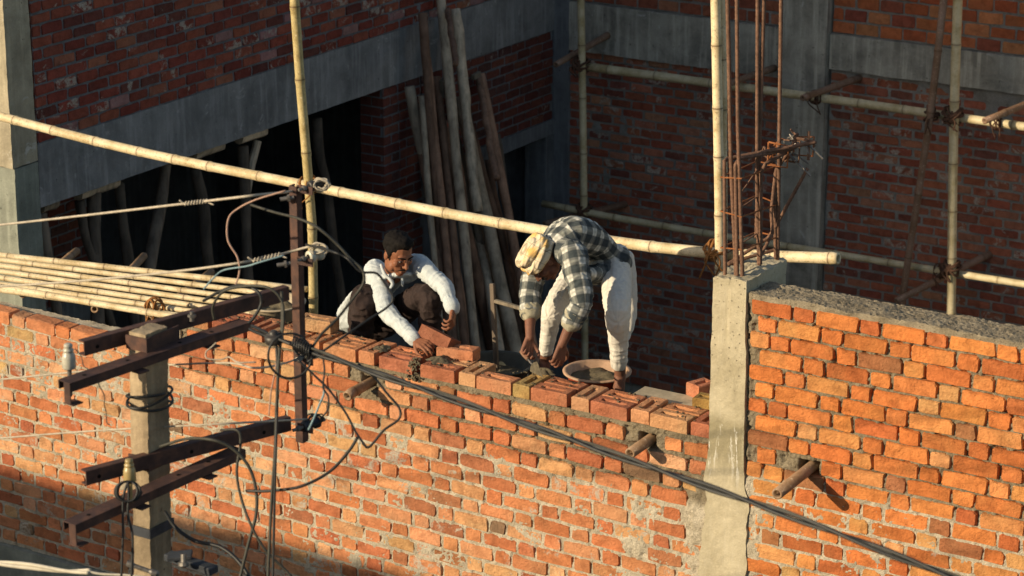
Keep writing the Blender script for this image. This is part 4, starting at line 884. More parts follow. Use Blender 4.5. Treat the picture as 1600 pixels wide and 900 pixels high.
wire('service_cable', 'twisted black service cable running down to the lower right corner', [(392, 512, 11.35), (430, 528, 11.2), (480, 545, 11.1), (520, 560, 11.0), (700, 622, 10.6), (900, 690, 10.2), (1100, 759, 9.85), (1300, 830, 9.5), (1520, 915, 9.2)], .0082, 'rubber', 'cable', None, 8, 24, 2, .0085)
wire('service_cable', 'third strand twisted along the black service cable', [(470, 543, 11.1), (520, 557, 11.0), (700, 619, 10.6), (900, 687, 10.2), (1100, 757, 9.85), (1300, 827, 9.5), (1520, 911, 9.2)], .0052, 'rubber_g', 'cable', None, 8, 24, 1, .007)
wire('cable_binding', 'coil of wire bound round the black cable beside the upright', [(458 + i * .9 + 3 * math.cos(i * 1.57), 535 + i * .45 + 11 * math.sin(i * 1.57), 11.08 + .02 * math.cos(i * 1.57)) for i in range(34)], .0036, 'rubber', 'binding', sub=3)
wire('black_cable', 'black cable arching from the upright over the crouching mason', [(392, 320, 11.5), (430, 332, 11.4), (465, 341, 11.25), (495, 355, 11.2), (525, 380, 11.2), (548, 405, 11.2), (566, 422, 11.2), (568, 442, 11.2), (552, 466, 11.2), (525, 500, 11.15), (500, 525, 11.1), (478, 560, 11.1)], .0062, 'rubber_g', 'cable')
wire('black_cable', 'black cable looping in front of the shirt of the crouching mason', [(478, 382, e), (512, 391, 11.3), (540, 402, 11.2), (563, 424, 11.2), (588, 427, 11.2), (603, 445, 11.2), (614, 465, 11.2), (605, 480, 11.2), (570, 503, 11.15), (520, 538, 11.1), (480, 566, 11.1)], .0058, 'rubber', 'cable')
wire('black_cable', 'round loop of black cable at the upright', [(453 + 34 * math.cos(t), 556 + 35 * math.sin(t), 11.12 + .03 * math.sin(t + 1)) for t in [2 * math.pi * i / 14 - 1 for i in range(16)]], .0055, 'rubber', 'cable')
wire('black_cable', 'cable hanging straight down left of the steel upright', [(440, 455, 11.25), (441, 500, 11.22), (436, 560, 11.2), (432, 640, 11.2), (430, 700, 11.2), (424, 790, 11.2), (418, 920, 11.2)], .0068, 'rubber_g', 'cable')
wire('black_cable', 'second hanging cable close to the steel upright', [(432, 540, 11.25), (434, 600, 11.22), (431, 700, 11.18), (429, 780, 11.18), (426, 920, 11.18)], .006, 'rubber', 'cable')
wire('black_cable', 'black cable from the lower cross arms swinging up to a free end', [(385, 767, 11.3), (420, 767, 11.25), (470, 760, 11.2), (515, 737, 11.2), (545, 705, 11.2), (559, 683, 11.2)], .0075, 'rubber', 'cable')
wire('black_cable', 'thin black cable from the upright to the joint over the wall', [(465, 562, 11.1), (495, 590, 11.1), (515, 610, 11.1), (540, 645, 11.1), (556, 675, 11.1), (568, 693, 11.1), (573, 700, 11.1)], .005, 'rubber', 'cable')
wire('black_cable', 'black cable looping right over the brickwork to the joint', [(560, 568, 10.95), (585, 590, 11), (605, 615, 11), (624, 638, 11), (623, 655, 11), (600, 672, 11), (585, 690, 11), (575, 699, 11), (566, 692, 11)], .0055, 'rubber', 'cable')
wire('black_cable', 'cable drooping from the reel insulators beside the upright', [(505, 560, 11.1), (507, 580, 11.1), (505, 605, 11.1), (513, 620, 11.1), (512, 640, 11.1), (505, 650, 11.1)], .0042, 'rubber', 'cable')
wire('black_cable', 'black cable arching over the lower back cross arm', [(250, 698, 11.5), (290, 686, 11.4), (330, 687, 11.3), (362, 700, 11.3), (388, 728, 11.3), (400, 765, 11.3), (400, 805, 11.3), (388, 850, 11.3), (372, 915, 11.3)], .0075, 'rubber_g', 'cable')
wire('black_cable', 'black cable crossing down below the lower cross arms', [(345, 672, 11.4), (370, 672, 11.35), (376, 690, 11.35), (370, 735, 11.35), (376, 775, 11.35), (392, 820, 11.3), (415, 860, 11.3), (450, 895, 11.3), (465, 915, 11.3)], .0062, 'rubber_g', 'cable')
wire('black_cable', 'thick black cable bending away from the foot of the pole', [(258, 800, 11.6), (275, 825, 11.5), (305, 845, 11.45), (345, 855, 11.4), (375, 880, 11.35), (400, 920, 11.3)], .0085, 'rubber', 'cable')
wire('black_cable', 'black cable hanging from the end of the upper back cross arm', [(318, 470, 11.5), (345, 455, 11.4), (375, 446, 11.3), (402, 455, 11.25), (408, 475, 11.25), (396, 497, 11.25), (388, 505, 11.25)], .0072, 'rubber', 'cable')
wire('black_cable', 'second black loop at the right end of the upper back cross arm', [(335, 500, 11.45), (333, 478, 11.4), (350, 455, 11.3), (385, 447, 11.25), (420, 450, 11.2), (440, 470, 11.2), (443, 500, 11.2), (440, 530, 11.2)], .0065, 'rubber_g', 'cable')
for k, (u, dx, lab) in enumerate([(192, 0, 'black cable hanging down left of the lower insulator'), (206, 8, 'black cable hanging down on the lit face of the pole')]):
    wire('black_cable', lab, [(200, 752, 11.3), (193 + dx, 775, 11.3), (192 + dx, 805, 11.3), (192 + dx * 1.9, 840, 11.3), (189 + dx * 2, 915, 11.3)], .0055, 'rubber', 'cable')
wire('black_cable', 'bundle of cable loops tied under the lower insulator', [(200 + (22 - i * .35) * math.cos(i * .9), 768 + (16) * math.sin(i * .9), 11.32 + .03 * math.sin(i * .5)) for i in range(24)], .005, 'rubber', 'cable')
pts = []
for i in range(30):
    a = i * .62; lx = (PA.z - atdk(228, 635, PD).z) * lean_x; c = Vector((PA.x - PW / 2 + lx, PA.y + PDp / 2, atdk(228, 632 + i * 1.0, PD).z)); pts.append(c + Vector((.076 * math.cos(a), -.102 * math.sin(a), .012 * math.sin(a * 1.4))))
mb = MB(); mb.tube(spline(pts, 4), .0055, 6); tag(mb.build('black_cable', M['rubber'], None, smooth=True), 'black cable wound in turns round the concrete pole', 'cable')
wire('tape_rope', 'twisted white tape running in from the lower left edge', [(-40, 876, 11.6), (40, 884, 11.5), (100, 892, 11.45), (140, 893, 11.4)], .009, 'strap', 'rope', None, 6, 12, 2, .008)
wire('tape_rope', 'pale cord from the white tape to the clamp on the pole', [(138, 893, 11.4), (160, 897, 11.4), (200, 899, 11.4), (235, 903, 11.4)], .006, 'strap', 'rope')

# ================================================================ THINGS ON THE WALL AND THE DECK
def basin(name, c, r, hh, mat, rim, label, cat, fill='mort_wet', tilt=(0, 0), lvl=.8, heap=.02):
    e = empty(name, c); tag(e, label, cat); n = 36
    def ring(pr, nm, m_, fl=None):
        mb = MB(); mb.lathe(pr, (0, 0, 0), (0, 0, 1), n, False); o = mb.build(nm, M[m_], None, smooth=True); o.parent = e; return o
    rb_ = r * .72; w = .006
    ring([(.001, .002), (rb_, .002), (rb_ + .008, .01), (r - .012, hh - .012), (r - .004, hh - .006)], 'bowl', mat)
    ring([(r - .004, hh - .006), (r + .012, hh - .004), (r + .014, hh + .004), (r - .004, hh + .007), (r - .016, hh - .002), (rb_ - .004, .014), (.001, .012)], 'rim', rim)
    # filling
    V, F = [], []; k = 14; rl = rb_ + (r - .016 - rb_) * lvl
    for i in range(k + 1):
        for j in range(n):
            a = 2 * math.pi * j / n; q = rl * i / k; x, y = q * math.cos(a), q * math.sin(a); z = hh * lvl * .92 + heap * float(fbm(np.array([x * 14]), np.array([y * 14]), seed=5)[0]) + heap * 1.6 * math.exp(-((x - r * .3) ** 2 + y * y) / (r * r * .12)) - (.004 if i == k else 0); V.append((x, y, z))
    for i in range(k):
        for j in range(n): F.append((i * n + j, (i + 1) * n + j, (i + 1) * n + (j + 1) % n, i * n + (j + 1) % n))
    o = link('mortar_fill', mesh_np('mortar_fill', V, F, True), M[fill], e); e.rotation_euler = (tilt[0], tilt[1], .4); return e
bz = 5.75
basin('basin', (*atZ(933, 580, bz + .155).xy, bz), .185, .155, 'basin', 'basin_rim', 'red plastic basin with a dusty rim holding mortar at the feet of the bending mason', 'basin', lvl=.8)
basin('pan', (*atZ(775, 568, bz + .15).xy, bz), .21, .15, 'pan_dk', 'pan_dk', 'dark iron pan behind the wall between the two masons', 'pan', lvl=.6, heap=.006)
pz = DZ + .005
basin('pan', (*atZ(428, 473, pz + .10).xy, pz), .185, .105, 'pan_lt', 'pan_lt', 'cement crusted pan with mortar standing on the left deck', 'pan', lvl=.65, heap=.03)
def loose(label, p, rot, along='x', L=.228, half=None):
    me = frog_brick(L, .108, .074, int(p[0] * 1000)); o = link('loose_brick', me, None); o.location = p; o.rotation_euler = rot; o.color = pick_col(rng, PAL_NEW, .05); tag(o, label, 'brick'); return o
loose('whole loose brick lying on the wall left of the crouching mason', (*atZ(497, 505, 6.04).xy, 6.04), (0, .0, .1))
q = loose('deep red brick held tilted by the crouching mason', atY(686, 529, .26), (.45, math.pi + .18, -.15)); q.color = (.27, .10, .055, .1)
loose('brick lying behind the wall top beside the hand of the crouching mason', (*atZ(716, 551, 6.02).xy, 6.02), (0, 0, .15))
loose('broken brick standing on the board next to the column', (*atZ(1096, 607, 6.01).xy, 6.01), (0, 0, 1.2), L=.13); q = loose('mossy brick lying on the board next to the column', (*atZ(1104, 622, 6.01).xy + Vector((.03, -.06)), 6.008), (0, 0, .1), L=.12); q.color = (.33, .2, .06, .1)
def heap(label, c, rx, ry, hh, seed):
    r = np.random.RandomState(seed); n, k = 40, 14; V, F = [(0, 0, hh)], []
    for i in range(1, k + 1):
        for j in range(n):
            a = 2 * math.pi * j / n; q = i / k; x, y = rx * q * math.cos(a), ry * q * math.sin(a); f = float(fbm(np.array([x * 60 + seed]), np.array([y * 60]), seed=seed)[0]); g = float(vnoise(np.array([math.cos(a) * 2 + seed]), np.array([math.sin(a) * 2]), seed=seed)[0]); x *= 1 + .3 * g; y *= 1 + .3 * g
            V.append((x, y, hh * (1 - q ** 1.6) + .012 * f * (1 - .5 * q)))
    for j in range(n): F.append((0, 1 + j, 1 + (j + 1) % n))
    for i in range(k - 1):
        for j in range(n): F.append((1 + i * n + j, 1 + (i + 1) * n + j, 1 + (i + 1) * n + (j + 1) % n, 1 + i * n + (j + 1) % n))
    o = link('mortar_dab', mesh_np('mortar_dab', V, F, True), M['mort_wet']); o.location = c; tag(o, label, 'mortar'); return o
heap('wet mortar dabbed on the wall top by the hand of the crouching mason', atZ(687, 563, 6.0), .085, .07, .022, 3)
heap('wet mortar under the trowel of the bending mason', atZ(850, 582, 6.0), .06, .05, .03, 5)
heap('smear of mortar on the header brick left of the crouching mason hand', atZ(598, 545, 6.0), .05, .06, .012, 8)
# little falls of mortar in the open joint
fr = random.Random(31); mb = MB()
for i in range(60):
    u = fr.gauss(648, 5); v = fr.uniform(560, 600); p = atY(u, v, -.004 + fr.uniform(0, .01)); s = fr.uniform(.003, .007); mb.box((-s, -s, -s), (s, s, s), Matrix.Translation(p) @ Matrix.Rotation(fr.uniform(0, 3), 4, 'X') @ Matrix.Rotation(fr.uniform(0, 3), 4, 'Z'))
for i in range(150):
    p = Vector((fr.uniform(-3.4, -.05), fr.uniform(.02, .22), 6.001 + fr.uniform(0, .002))); s = fr.uniform(.0025, .007); mb.box((-s, -s * fr.uniform(.6, 1.5), -s * .6), (s, s, s * .6), Matrix.Translation(p) @ Matrix.Rotation(fr.uniform(0, 3), 4, 'Z') @ Matrix.Rotation(fr.uniform(-.5, .5), 4, 'X'))
oc = mb.build('mortar_crumbs', M['mort_wet']); oc['kind'] = 'stuff'
# wooden angle piece standing behind the wall
we = empty('wooden_angle', atY(775, 560, .55)); tag(we, 'right angled wooden batten piece standing between the two masons', 'batten')
mb = MB(); mb.beam(atY(776, 580, .55), atY(769, 443, .55), .028, .022, up=(0, 1, 0), ch=.003); mb.build('upright_batten', M['wood_dk'], we); mb = MB(); mb.beam(atY(773, 470, .545), atY(822, 484, .56), .026, .02, ch=.003); mb.build('cross_batten', M['plank'], we)  # upright's darker wood colour stands in for the crouching mason's shadow
# dust and stones fallen on the left deck end
# ================================================================ PEOPLE
class Blob(MB):
    def limb(s, pts, rs, n=14, flat=None):
        pts = [Vector(p) for p in pts]; S = spline(pts, 4) if len(pts) > 2 else [pts[0].lerp(pts[1], i / 4) for i in range(5)]
        m = len(S); R = np.interp(np.linspace(0, len(pts) - 1, m), range(len(pts)), rs)
        d0 = (S[0] - S[1]).normalized(); d1 = (S[-1] - S[-2]).normalized(); P, Q = [], []
        for t in (1.45, 1.1, .7, .35): P.append(S[0] + d0 * R[0] * math.sin(t)); Q.append(R[0] * math.cos(t))
        P += S; Q += list(R)
        for t in (.35, .7, 1.1, 1.45): P.append(S[-1] + d1 * R[-1] * math.sin(t)); Q.append(R[-1] * math.cos(t))
        s.tube(P, Q, n)
    def ell(s, c, r, Mx=None, n=16):
        c = Vector(c); vs, fs = [], []; k = n // 2
        for i in range(k + 1):
            th = math.pi * (i + .001 * (i == 0) - .001 * (i == k)) / k
            for j in range(n): a = 2 * math.pi * j / n; v = Vector((r[0] * math.sin(th) * math.cos(a), r[1] * math.sin(th) * math.sin(a), r[2] * math.cos(th))); vs.append(Mx @ (c + v) if Mx is not None else c + v)
        for i in range(k):
            for j in range(n): fs.append((i * n + j, (i + 1) * n + j, (i + 1) * n + (j + 1) % n, i * n + (j + 1) % n))
        fs.append(tuple(range(n))); fs.append(tuple(k * n + j for j in range(n))[::-1]); s.add(vs, fs)
    def loft(s, rings, n=22):
        """rings: (centre, half-width vector, half-depth vector)"""
        R = []
        c0, w0, d0 = [Vector(x) for x in rings[0]]; c1, w1, d1 = [Vector(x) for x in rings[-1]]
        a0 = (c0 - Vector(rings[1][0])).normalized() * min(w0.length, d0.length); a1 = (c1 - Vector(rings[-2][0])).normalized() * min(w1.length, d1.length)
        R += [(c0 + a0 * math.sin(t) * .6, w0 * math.cos(t), d0 * math.cos(t)) for t in (1.4, 1.0, .5)]
        C = spline([r[0] for r in rings], 4); Wd = spline([r[1] for r in rings], 4); Dp = spline([r[2] for r in rings], 4); R += list(zip(C, Wd, Dp))
        R += [(c1 + a1 * math.sin(t) * .6, w1 * math.cos(t), d1 * math.cos(t)) for t in (.5, 1.0, 1.4)]
        vs, fs = [], []
        for c, w, d in R:
            for j in range(n):
                a = 2 * math.pi * j / n; ca, sa = math.cos(a), math.sin(a); f = lambda x: math.copysign(abs(x) ** .85, x); vs.append(Vector(c) + Vector(w) * f(ca) + Vector(d) * f(sa))
        for i in range(len(R) - 1):
            for j in range(n): fs.append((i * n + j, i * n + (j + 1) % n, (i + 1) * n + (j + 1) % n, (i + 1) * n + j))
        fs.append(tuple(range(n))[::-1]); fs.append(tuple((len(R) - 1) * n + j for j in range(n))); s.add(vs, fs)
    def voxel(s, name, size, smooth=4):
        me = bpy.data.meshes.new(name); me.from_pydata(s.v, [], s.f); bm = bmesh.new(); bm.from_mesh(me); bmesh.ops.recalc_face_normals(bm, faces=bm.faces[:]); bm.to_mesh(me); bm.free()
        o = bpy.data.objects.new('tmp_shape', me); COL.objects.link(o); r = o.modifiers.new('r', 'REMESH'); r.mode = 'VOXEL'; r.voxel_size = size
        q = o.modifiers.new('s', 'SMOOTH'); q.iterations = smooth; q.factor = .5
        dg = bpy.context.evaluated_depsgraph_get(); out = bpy.data.meshes.new_from_object(o.evaluated_get(dg)); out.name = name
        bpy.data.objects.remove(o); bpy.data.meshes.remove(me); out.polygons.foreach_set('use_smooth', np.ones(len(out.polygons), bool)); return out
def get_co(me): a = np.empty(len(me.vertices) * 3, np.float32); me.vertices.foreach_get('co', a); return a.reshape(-1, 3).astype(float)
def get_no(me): a = np.empty(len(me.vertices) * 3, np.float32); me.vertices.foreach_get('normal', a); return a.reshape(-1, 3).astype(float)
def set_co(me, V): me.vertices.foreach_set('co', V.astype(np.float32).ravel()); me.update()
def seg_params(V, segs):
    """nearest bone: distance along it and round it, in metres"""
    best = np.full(len(V), 1e9); pt = np.zeros(len(V)); pa = np.zeros(len(V)); si = np.zeros(len(V), int)
    for k, (p, q, rr, off, ref) in enumerate(segs):
        p, q = np.array(p), np.array(q); d = q - p; L = np.linalg.norm(d); d /= L; t = np.clip((V - p) @ d, 0, L); c = p + t[:, None] * d; r = np.linalg.norm(V - c, axis=1) / rr
        e1 = np.array(ref) - d * (np.array(ref) @ d); e1 /= np.linalg.norm(e1); e2 = np.cross(d, e1); a = np.arctan2((V - c) @ e2, (V - c) @ e1); m = r < best
        best[m] = r[m]; pt[m] = (off + (V - p) @ d)[m]; pa[m] = (a * rr)[m]; si[m] = k
    return pt, pa, si
def folds(me, segs, amp, fl=26, fa=11, seed=1, vert=0.0):
    V = get_co(me); N = get_no(me); pt, pa, si = seg_params(V, segs)
    w = 1.6 * fbm(V[:, 0] * 9, V[:, 1] * 9, V[:, 2] * 9, seed + 5, 2)
    f = 1 - np.abs(vnoise(pt * fl + w * 1.2 + si * 7.3, pa * fa + w * 1.0, seed=seed)) * 2.4; f = (1 - vert) * f + vert * (1 - np.abs(vnoise(pt * 3 + w, pa * 34 + w, seed=seed + 3)) * 2.4); g = fbm(V[:, 0] * 22, V[:, 1] * 22, V[:, 2] * 22, seed + 9, 2)
    set_co(me, V + N * (amp * (f * 1.0 + g * .35))[:, None])
    for nm, a in (('pt', pt), ('pa', pa)): A = me.attributes.new(nm, 'FLOAT', 'POINT'); A.data.foreach_set('value', a.astype(np.float32))
def piece(name, me, mat, parent):
    o = link(name, me, M[mat]); wparent(o, parent); return o
def frame(c, fwd, upv):
    y = Vector(fwd).normalized(); x = y.cross(Vector(upv)).normalized(); z = x.cross(y); c = Vector(c)
    return Matrix(((x.x, y.x, z.x, c.x), (x.y, y.y, z.y, c.y), (x.z, y.z, z.z, c.z), (0, 0, 0, 1)))
def head(bl, H):
    E = lambda c, r: bl.ell(c, r, H)
    E((0, -.012, .035), (.076, .094, .088)); E((0, .018, -.035), (.060, .066, .075)); E((0, .055, -.092), (.027, .022, .020)); E((0, .074, .030), (.052, .016, .013))
    for s in (-1, 1):
        E((s * .042, .055, -.018), (.024, .022, .022)); E((s * .012, .094, -.029), (.009, .010, .008)); E((s * .079, -.008, .002), (.010, .020, .031)); E((s * .050, .02, -.06), (.018, .03, .03))
    bl.limb([H @ Vector((0, .080, .024)), H @ Vector((0, .094, -.002)), H @ Vector((0, .108, -.026))], [.009, .011, .012], 10)
    E((0, .082, -.060), (.025, .012, .006)); E((0, .080, -.073), (.020, .012, .007))
def face_bits(H, par, moust=True, brow='hair'):
    for s in (-1, 1):
        b = Blob(); b.ell((s * .032, .0795, .008), (.0145, .0065, .0052), H, 12); b.mesh; o = piece('eye', b.mesh('eye', None, True), 'eye', par)
        b = Blob(); b.ell((s * .032, .0855, .008), (.0055, .0022, .0048), H, 10); piece('iris', b.mesh('iris', None, True), 'hair', o)
        b = Blob(); b.limb([H @ Vector((s * .013, .0905, .026)), H @ Vector((s * .032, .089, .033)), H @ Vector((s * .052, .074, .028))], [.004, .0045, .003], 8); piece('eyebrow', b.mesh('eyebrow', None, True), brow, par)
        b = Blob(); b.limb([H @ Vector((s * .017, .085, .0135)), H @ Vector((s * .032, .0875, .016)), H @ Vector((s * .048, .078, .012))], [.0026, .003, .0024], 8); piece('eyelid', b.mesh('eyelid', None, True), 'lips', par)
    if moust:
        b = Blob(); b.limb([H @ Vector((-.030, .078, -.056)), H @ Vector((-.012, .093, -.047)), H @ Vector((.012, .093, -.047)), H @ Vector((.030, .078, -.056))], [.003, .0048, .0048, .003], 8); piece('moustache', b.mesh('moustache', None, True), brow, par)
    b = Blob(); b.ell((0, .0895, -.0665), (.020, .004, .0032), H, 12); piece('mouth', b.mesh('mouth', None, True), 'lips', par)
def hand(bl, w, d, nrm, side, curl=(.5, .55, .4), thumb=.6, sc=1.0, spread=.05):
    """palm, four unequal fingers and a thumb; nrm points out of the palm, side +1 puts the thumb on d x nrm"""
    w = Vector(w); d = Vector(d).normalized(); n_ = Vector(nrm); n_ = (n_ - d * n_.dot(d)).normalized(); x = d.cross(n_) * side
    for k, (ox, L) in enumerate(((.030, .068), (.0105, .078), (-.0095, .072), (-.028, .056))):
        kn = w + (d * (.092 - .006 * abs(k - 1)) + x * ox) * sc
        bl.limb([w + d * .008 * sc + x * ox * .45 * sc, kn], [.0155 * sc, .0125 * sc], 10)
        ang = 0; p = kn; dd = (d + x * (1.2 - k) * spread).normalized(); P = [kn]
        for j, (f, c) in enumerate(zip((.45, .32, .23), curl)):
            ang += c * (1 + .12 * k); q = dd * math.cos(ang) + n_ * math.sin(ang); p = p + q * L * f * sc; P.append(p)
        bl.limb(P, [.0092 * sc, .0086 * sc, .0078 * sc, .0066 * sc], 8)
    t0 = w + (d * .026 + x * .026) * sc; t1 = t0 + (d * .030 + x * .026 + n_ * .012) * sc; t2 = t1 + (d * (.030 - .008 * thumb) + x * .010 + n_ * .02 * thumb) * sc; t3 = t2 + (d * .022 - x * .004 + n_ * .014 * thumb) * sc
    bl.limb([t0, t1, t2, t3], [.0145 * sc, .0115 * sc, .0100 * sc, .0075 * sc], 8)
def foot(bl, ank, fwd, zg, sc=1.0):
    ank = Vector(ank); f = Vector(fwd); f.z = 0; f.normalize(); s = Vector((f.y, -f.x, 0)); base = Vector((ank.x, ank.y, zg))
    bl.limb([ank, base + f * -.03 + Vector((0, 0, .04))], [.036, .034]); bl.limb([base - f * .045 + Vector((0, 0, .032)), base + f * .06 + Vector((0, 0, .036)), base + f * .13 + Vector((0, 0, .02))], [.032, .036, .02]); 
    bl.limb([base + f * .05 + s * .02 + Vector((0, 0, .028)), base + f * .135 + s * .022 + Vector((0, 0, .016))], [.028, .016]); bl.limb([base + f * .05 - s * .02 + Vector((0, 0, .026)), base + f * .12 - s * .026 + Vector((0, 0, .015))], [.026, .015])
    for k, (o, L, r) in enumerate(((.03, .05, .0125), (.012, .048, .0095), (-.004, .042, .009), (-.02, .034, .0085), (-.034, .026, .008))): bl.limb([base + f * .125 + s * o + Vector((0, 0, .014)), base + f * (.125 + L) + s * o + Vector((0, 0, .010))], [r, r * .9], 8)

# ---- cloth with its own print
def m_plaid():
    q = NT('plaid_cotton'); q.rough(.9); q.p.inputs['Specular IOR Level'].default_value = .1
    def band(nm, per, w, ph=0.0):
        x = q.math('ADD', q.math('DIVIDE', q.attr(nm).outputs['Fac'], per), 100.0 + ph); fr = q.math('FRACT', x); d = q.math('ABSOLUTE', q.math('SUBTRACT', fr, .5)); return q.ramp(d, w + .05, w - .05)
    b1, b2 = band('pt', .086, .27), band('pa', .082, .27); l1, l2 = band('pt', .086, .07, .5), band('pa', .082, .07, .5)
    x = q.mix(q.math('MULTIPLY', b1, .78), (.60, .58, .52), (.024, .034, .036)); x = q.mix(q.math('MULTIPLY', b2, .78), x, (.022, .033, .042))
    x = q.mix(q.math('MULTIPLY', l1, .5), x, (.30, .30, .26)); x = q.mix(q.math('MULTIPLY', l2, .4), x, (.30, .31, .27))
    n1 = q.noise(q.obj(), 40, 4, .6); x = q.mix(q.ramp(n1, .4, .75), x, q.mix(1.0, x, (.75, .75, .73), 'MULTIPLY')); q.col(x); q.bump(q.noise(q.obj(), 220, 2, .6), .25, .002); return q.m
def m_stripe():
    q = NT('pale_striped_cotton'); q.rough(.9); q.p.inputs['Specular IOR Level'].default_value = .1
    def band(nm, per, w): fr = q.math('FRACT', q.math('ADD', q.math('DIVIDE', q.attr(nm).outputs['Fac'], per), 100.0)); return q.ramp(q.math('ABSOLUTE', q.math('SUBTRACT', fr, .5)), w + .06, w - .06)
    x = q.mix(q.math('MULTIPLY', band('pa', .013, .16), .28), (.52, .55, .55), (.27, .34, .38)); x = q.mix(q.math('MULTIPLY', band('pt', .03, .10), .22), x, (.3, .36, .4))
    n1 = q.noise(q.obj(), 26, 4, .6); x = q.mix(q.ramp(n1, .45, .8), x, q.mix(1.0, x, (.8, .79, .77), 'MULTIPLY')); q.col(x); q.bump(q.noise(q.obj(), 220, 2, .6), .2, .002); return q.m
def m_turban():
    q = NT('checked_headcloth'); q.rough(.9); q.p.inputs['Specular IOR Level'].default_value = .1; v = q.attr('hc').outputs['Vector']; sp = q.n('SeparateXYZ'); q.l(v, sp.inputs[0])
    def line(o, per, w): fr = q.math('FRACT', q.math('ADD', q.math('DIVIDE', o, per), 100.3)); return q.ramp(q.math('ABSOLUTE', q.math('SUBTRACT', fr, .5)), w + .03, w - .01)
    n1 = q.noise(v, 12, 3, .5); x = q.mix(q.ramp(n1, .42, .62), (.66, .56, .40), (.64, .39, .13))
    x = q.mix(q.math('MULTIPLY', line(sp.outputs[0], .050, .035), .6), x, (.14, .11, .06)); x = q.mix(q.math('MULTIPLY', line(sp.outputs[2], .042, .04), .5), x, (.16, .12, .07)); x = q.mix(q.math('MULTIPLY', line(sp.outputs[1], .07, .025), .35), x, (.16, .12, .07))
    q.col(x); q.bump(q.noise(v, 180, 2, .6), .2, .002); return q.m
M['plaid'] = m_plaid(); M['stripe'] = m_stripe(); M['turban'] = m_turban()
ZD = 5.748

# ---- the mason bending over the wall
pel = atY(947, 400, .84); m1 = atY(924, 377, .72); m2 = atY(895, 370, .57); m3 = atY(872, 378, .47); nk = atY(856, 390, .39)
lsh, lel, lwr, lha = atY(897, 402, .33), atY(909, 468, .22), atY(878, 538, .13), atY(866, 592, .10)
rsh, rel, rwr, rha = atY(840, 398, .52), atY(829, 458, .38), atY(828, 527, .22), atY(818, 572, .15)
lhp, lkn, lan = atY(961, 415, .80), atY(965, 490, .46), atY(969, 585, .60)
rhp, rkn, ran = atY(908, 415, .93), atY(864, 484, .58), atY(852, 562, .70)
person = empty('person', (-1.1, .55, ZD)); tag(person, 'mason in a plaid shirt, white dhoti and checked headcloth bending over the wall top', 'person', None)
SX = (lsh - rsh).normalized(); UPB = Vector((.05, -.25, 1)).normalized()
HB = frame(atY(849, 407, .34), (-.25, -.42, -.85), (-.55, -.62, .50))
b = Blob()
b.loft([(pel, SX * .13, UPB * .10), (m1, SX * .13, UPB * .095), (m2, SX * .15, UPB * .10), (m3, SX * .14, UPB * .08), (nk, SX * .05, UPB * .05)])
b.limb([nk, HB @ Vector((0, -.03, -.06)), HB @ Vector((0, -.01, 0))], [.056, .053, .05]); head(b, HB)
for s_, e_, w_ in ((lsh, lel, lwr), (rsh, rel, rwr)): b.limb([s_, s_.lerp(e_, .5), e_, e_.lerp(w_, .4), w_], [.048, .042, .036, .036, .025])
for h_p, k_, a_ in ((lhp, lkn, lan), (rhp, rkn, ran)): b.limb([h_p, h_p.lerp(k_, .5), k_, k_.lerp(a_, .4), a_], [.08, .068, .05, .047, .032])
foot(b, Vector((lan.x + .0, lan.y - .02, ZD + .09)), (.1, -1, 0), ZD); foot(b, Vector((ran.x - .0, ran.y - .02, ZD + .09)), (-.5, -.8, 0), ZD)
b.limb([lan, Vector((lan.x, lan.y - .02, ZD + .08))], [.033, .036]); b.limb([ran, Vector((ran.x, ran.y - .02, ZD + .08))], [.033, .036])
hand(b, lwr, lha - lwr, (-.35, .1, -.5), 1, (.25, .5, .45), .5, 1.0, .07)
hand(b, rwr, rha - rwr, (.75, -.5, .1), -1, (.65, .85, .6), .9, 1.0, .04)
body = b.voxel('body', .0042, 3); piece('body', body, 'skin2', person); face_bits(HB, person, True, 'hair')
# shirt
b = Blob()
b.loft([(atY(960, 408, .86), SX * .145 , UPB * .118), (pel, SX * .15, UPB * .128), (m1, SX * .155, UPB * .132), (m2 + UPB * .006, SX * .175, UPB * .128), (m3, SX * .165, UPB * .105), (nk, SX * .085, UPB * .075)])
b.loft([(atY(965, 412, .86), SX * .135, UPB * .112), (atY(936, 428, .72), SX * .13, UPB * .07), (atY(905, 430, .56), SX * .11, UPB * .05)])   # front hanging away from the belly
lcf, rcf = lel.lerp(lwr, .42), rel.lerp(rwr, .36)
b.limb([lsh.lerp(m3, .35), lsh, lsh.lerp(lel, .5), lel, lcf], [.085, .082, .072, .064, .058]); b.limb([rsh.lerp(m3, .35), rsh, rsh.lerp(rel, .5), rel, rcf], [.085, .080, .070, .062, .060])
for c_, w_ in ((lcf, lwr), (rcf, rwr)): d_ = (w_ - c_).normalized(); b.limb([c_ - d_ * .03, c_ + d_ * .012], [.064, .060])
sh = b.voxel('shirt', .0052, 4)
tl = [0, (m1 - pel).length, (m1 - pel).length + (m2 - m1).length]
segsB = [(pel - (m1 - pel) * .3, m1, .15, -.3 * tl[1], UPB), (m1, m2, .15, tl[1], UPB), (m2, nk, .13, tl[2], UPB), (lsh, lel, .066, .55, SX), (lel, lcf, .06, .55 + (lel - lsh).length, SX), (rsh, rel, .066, .52, SX), (rel, rcf, .06, .52 + (rel - rsh).length, SX)]
folds(sh, segsB, .0055, 28, 5, 3, .2); shirt = piece('shirt', sh, 'plaid', person)

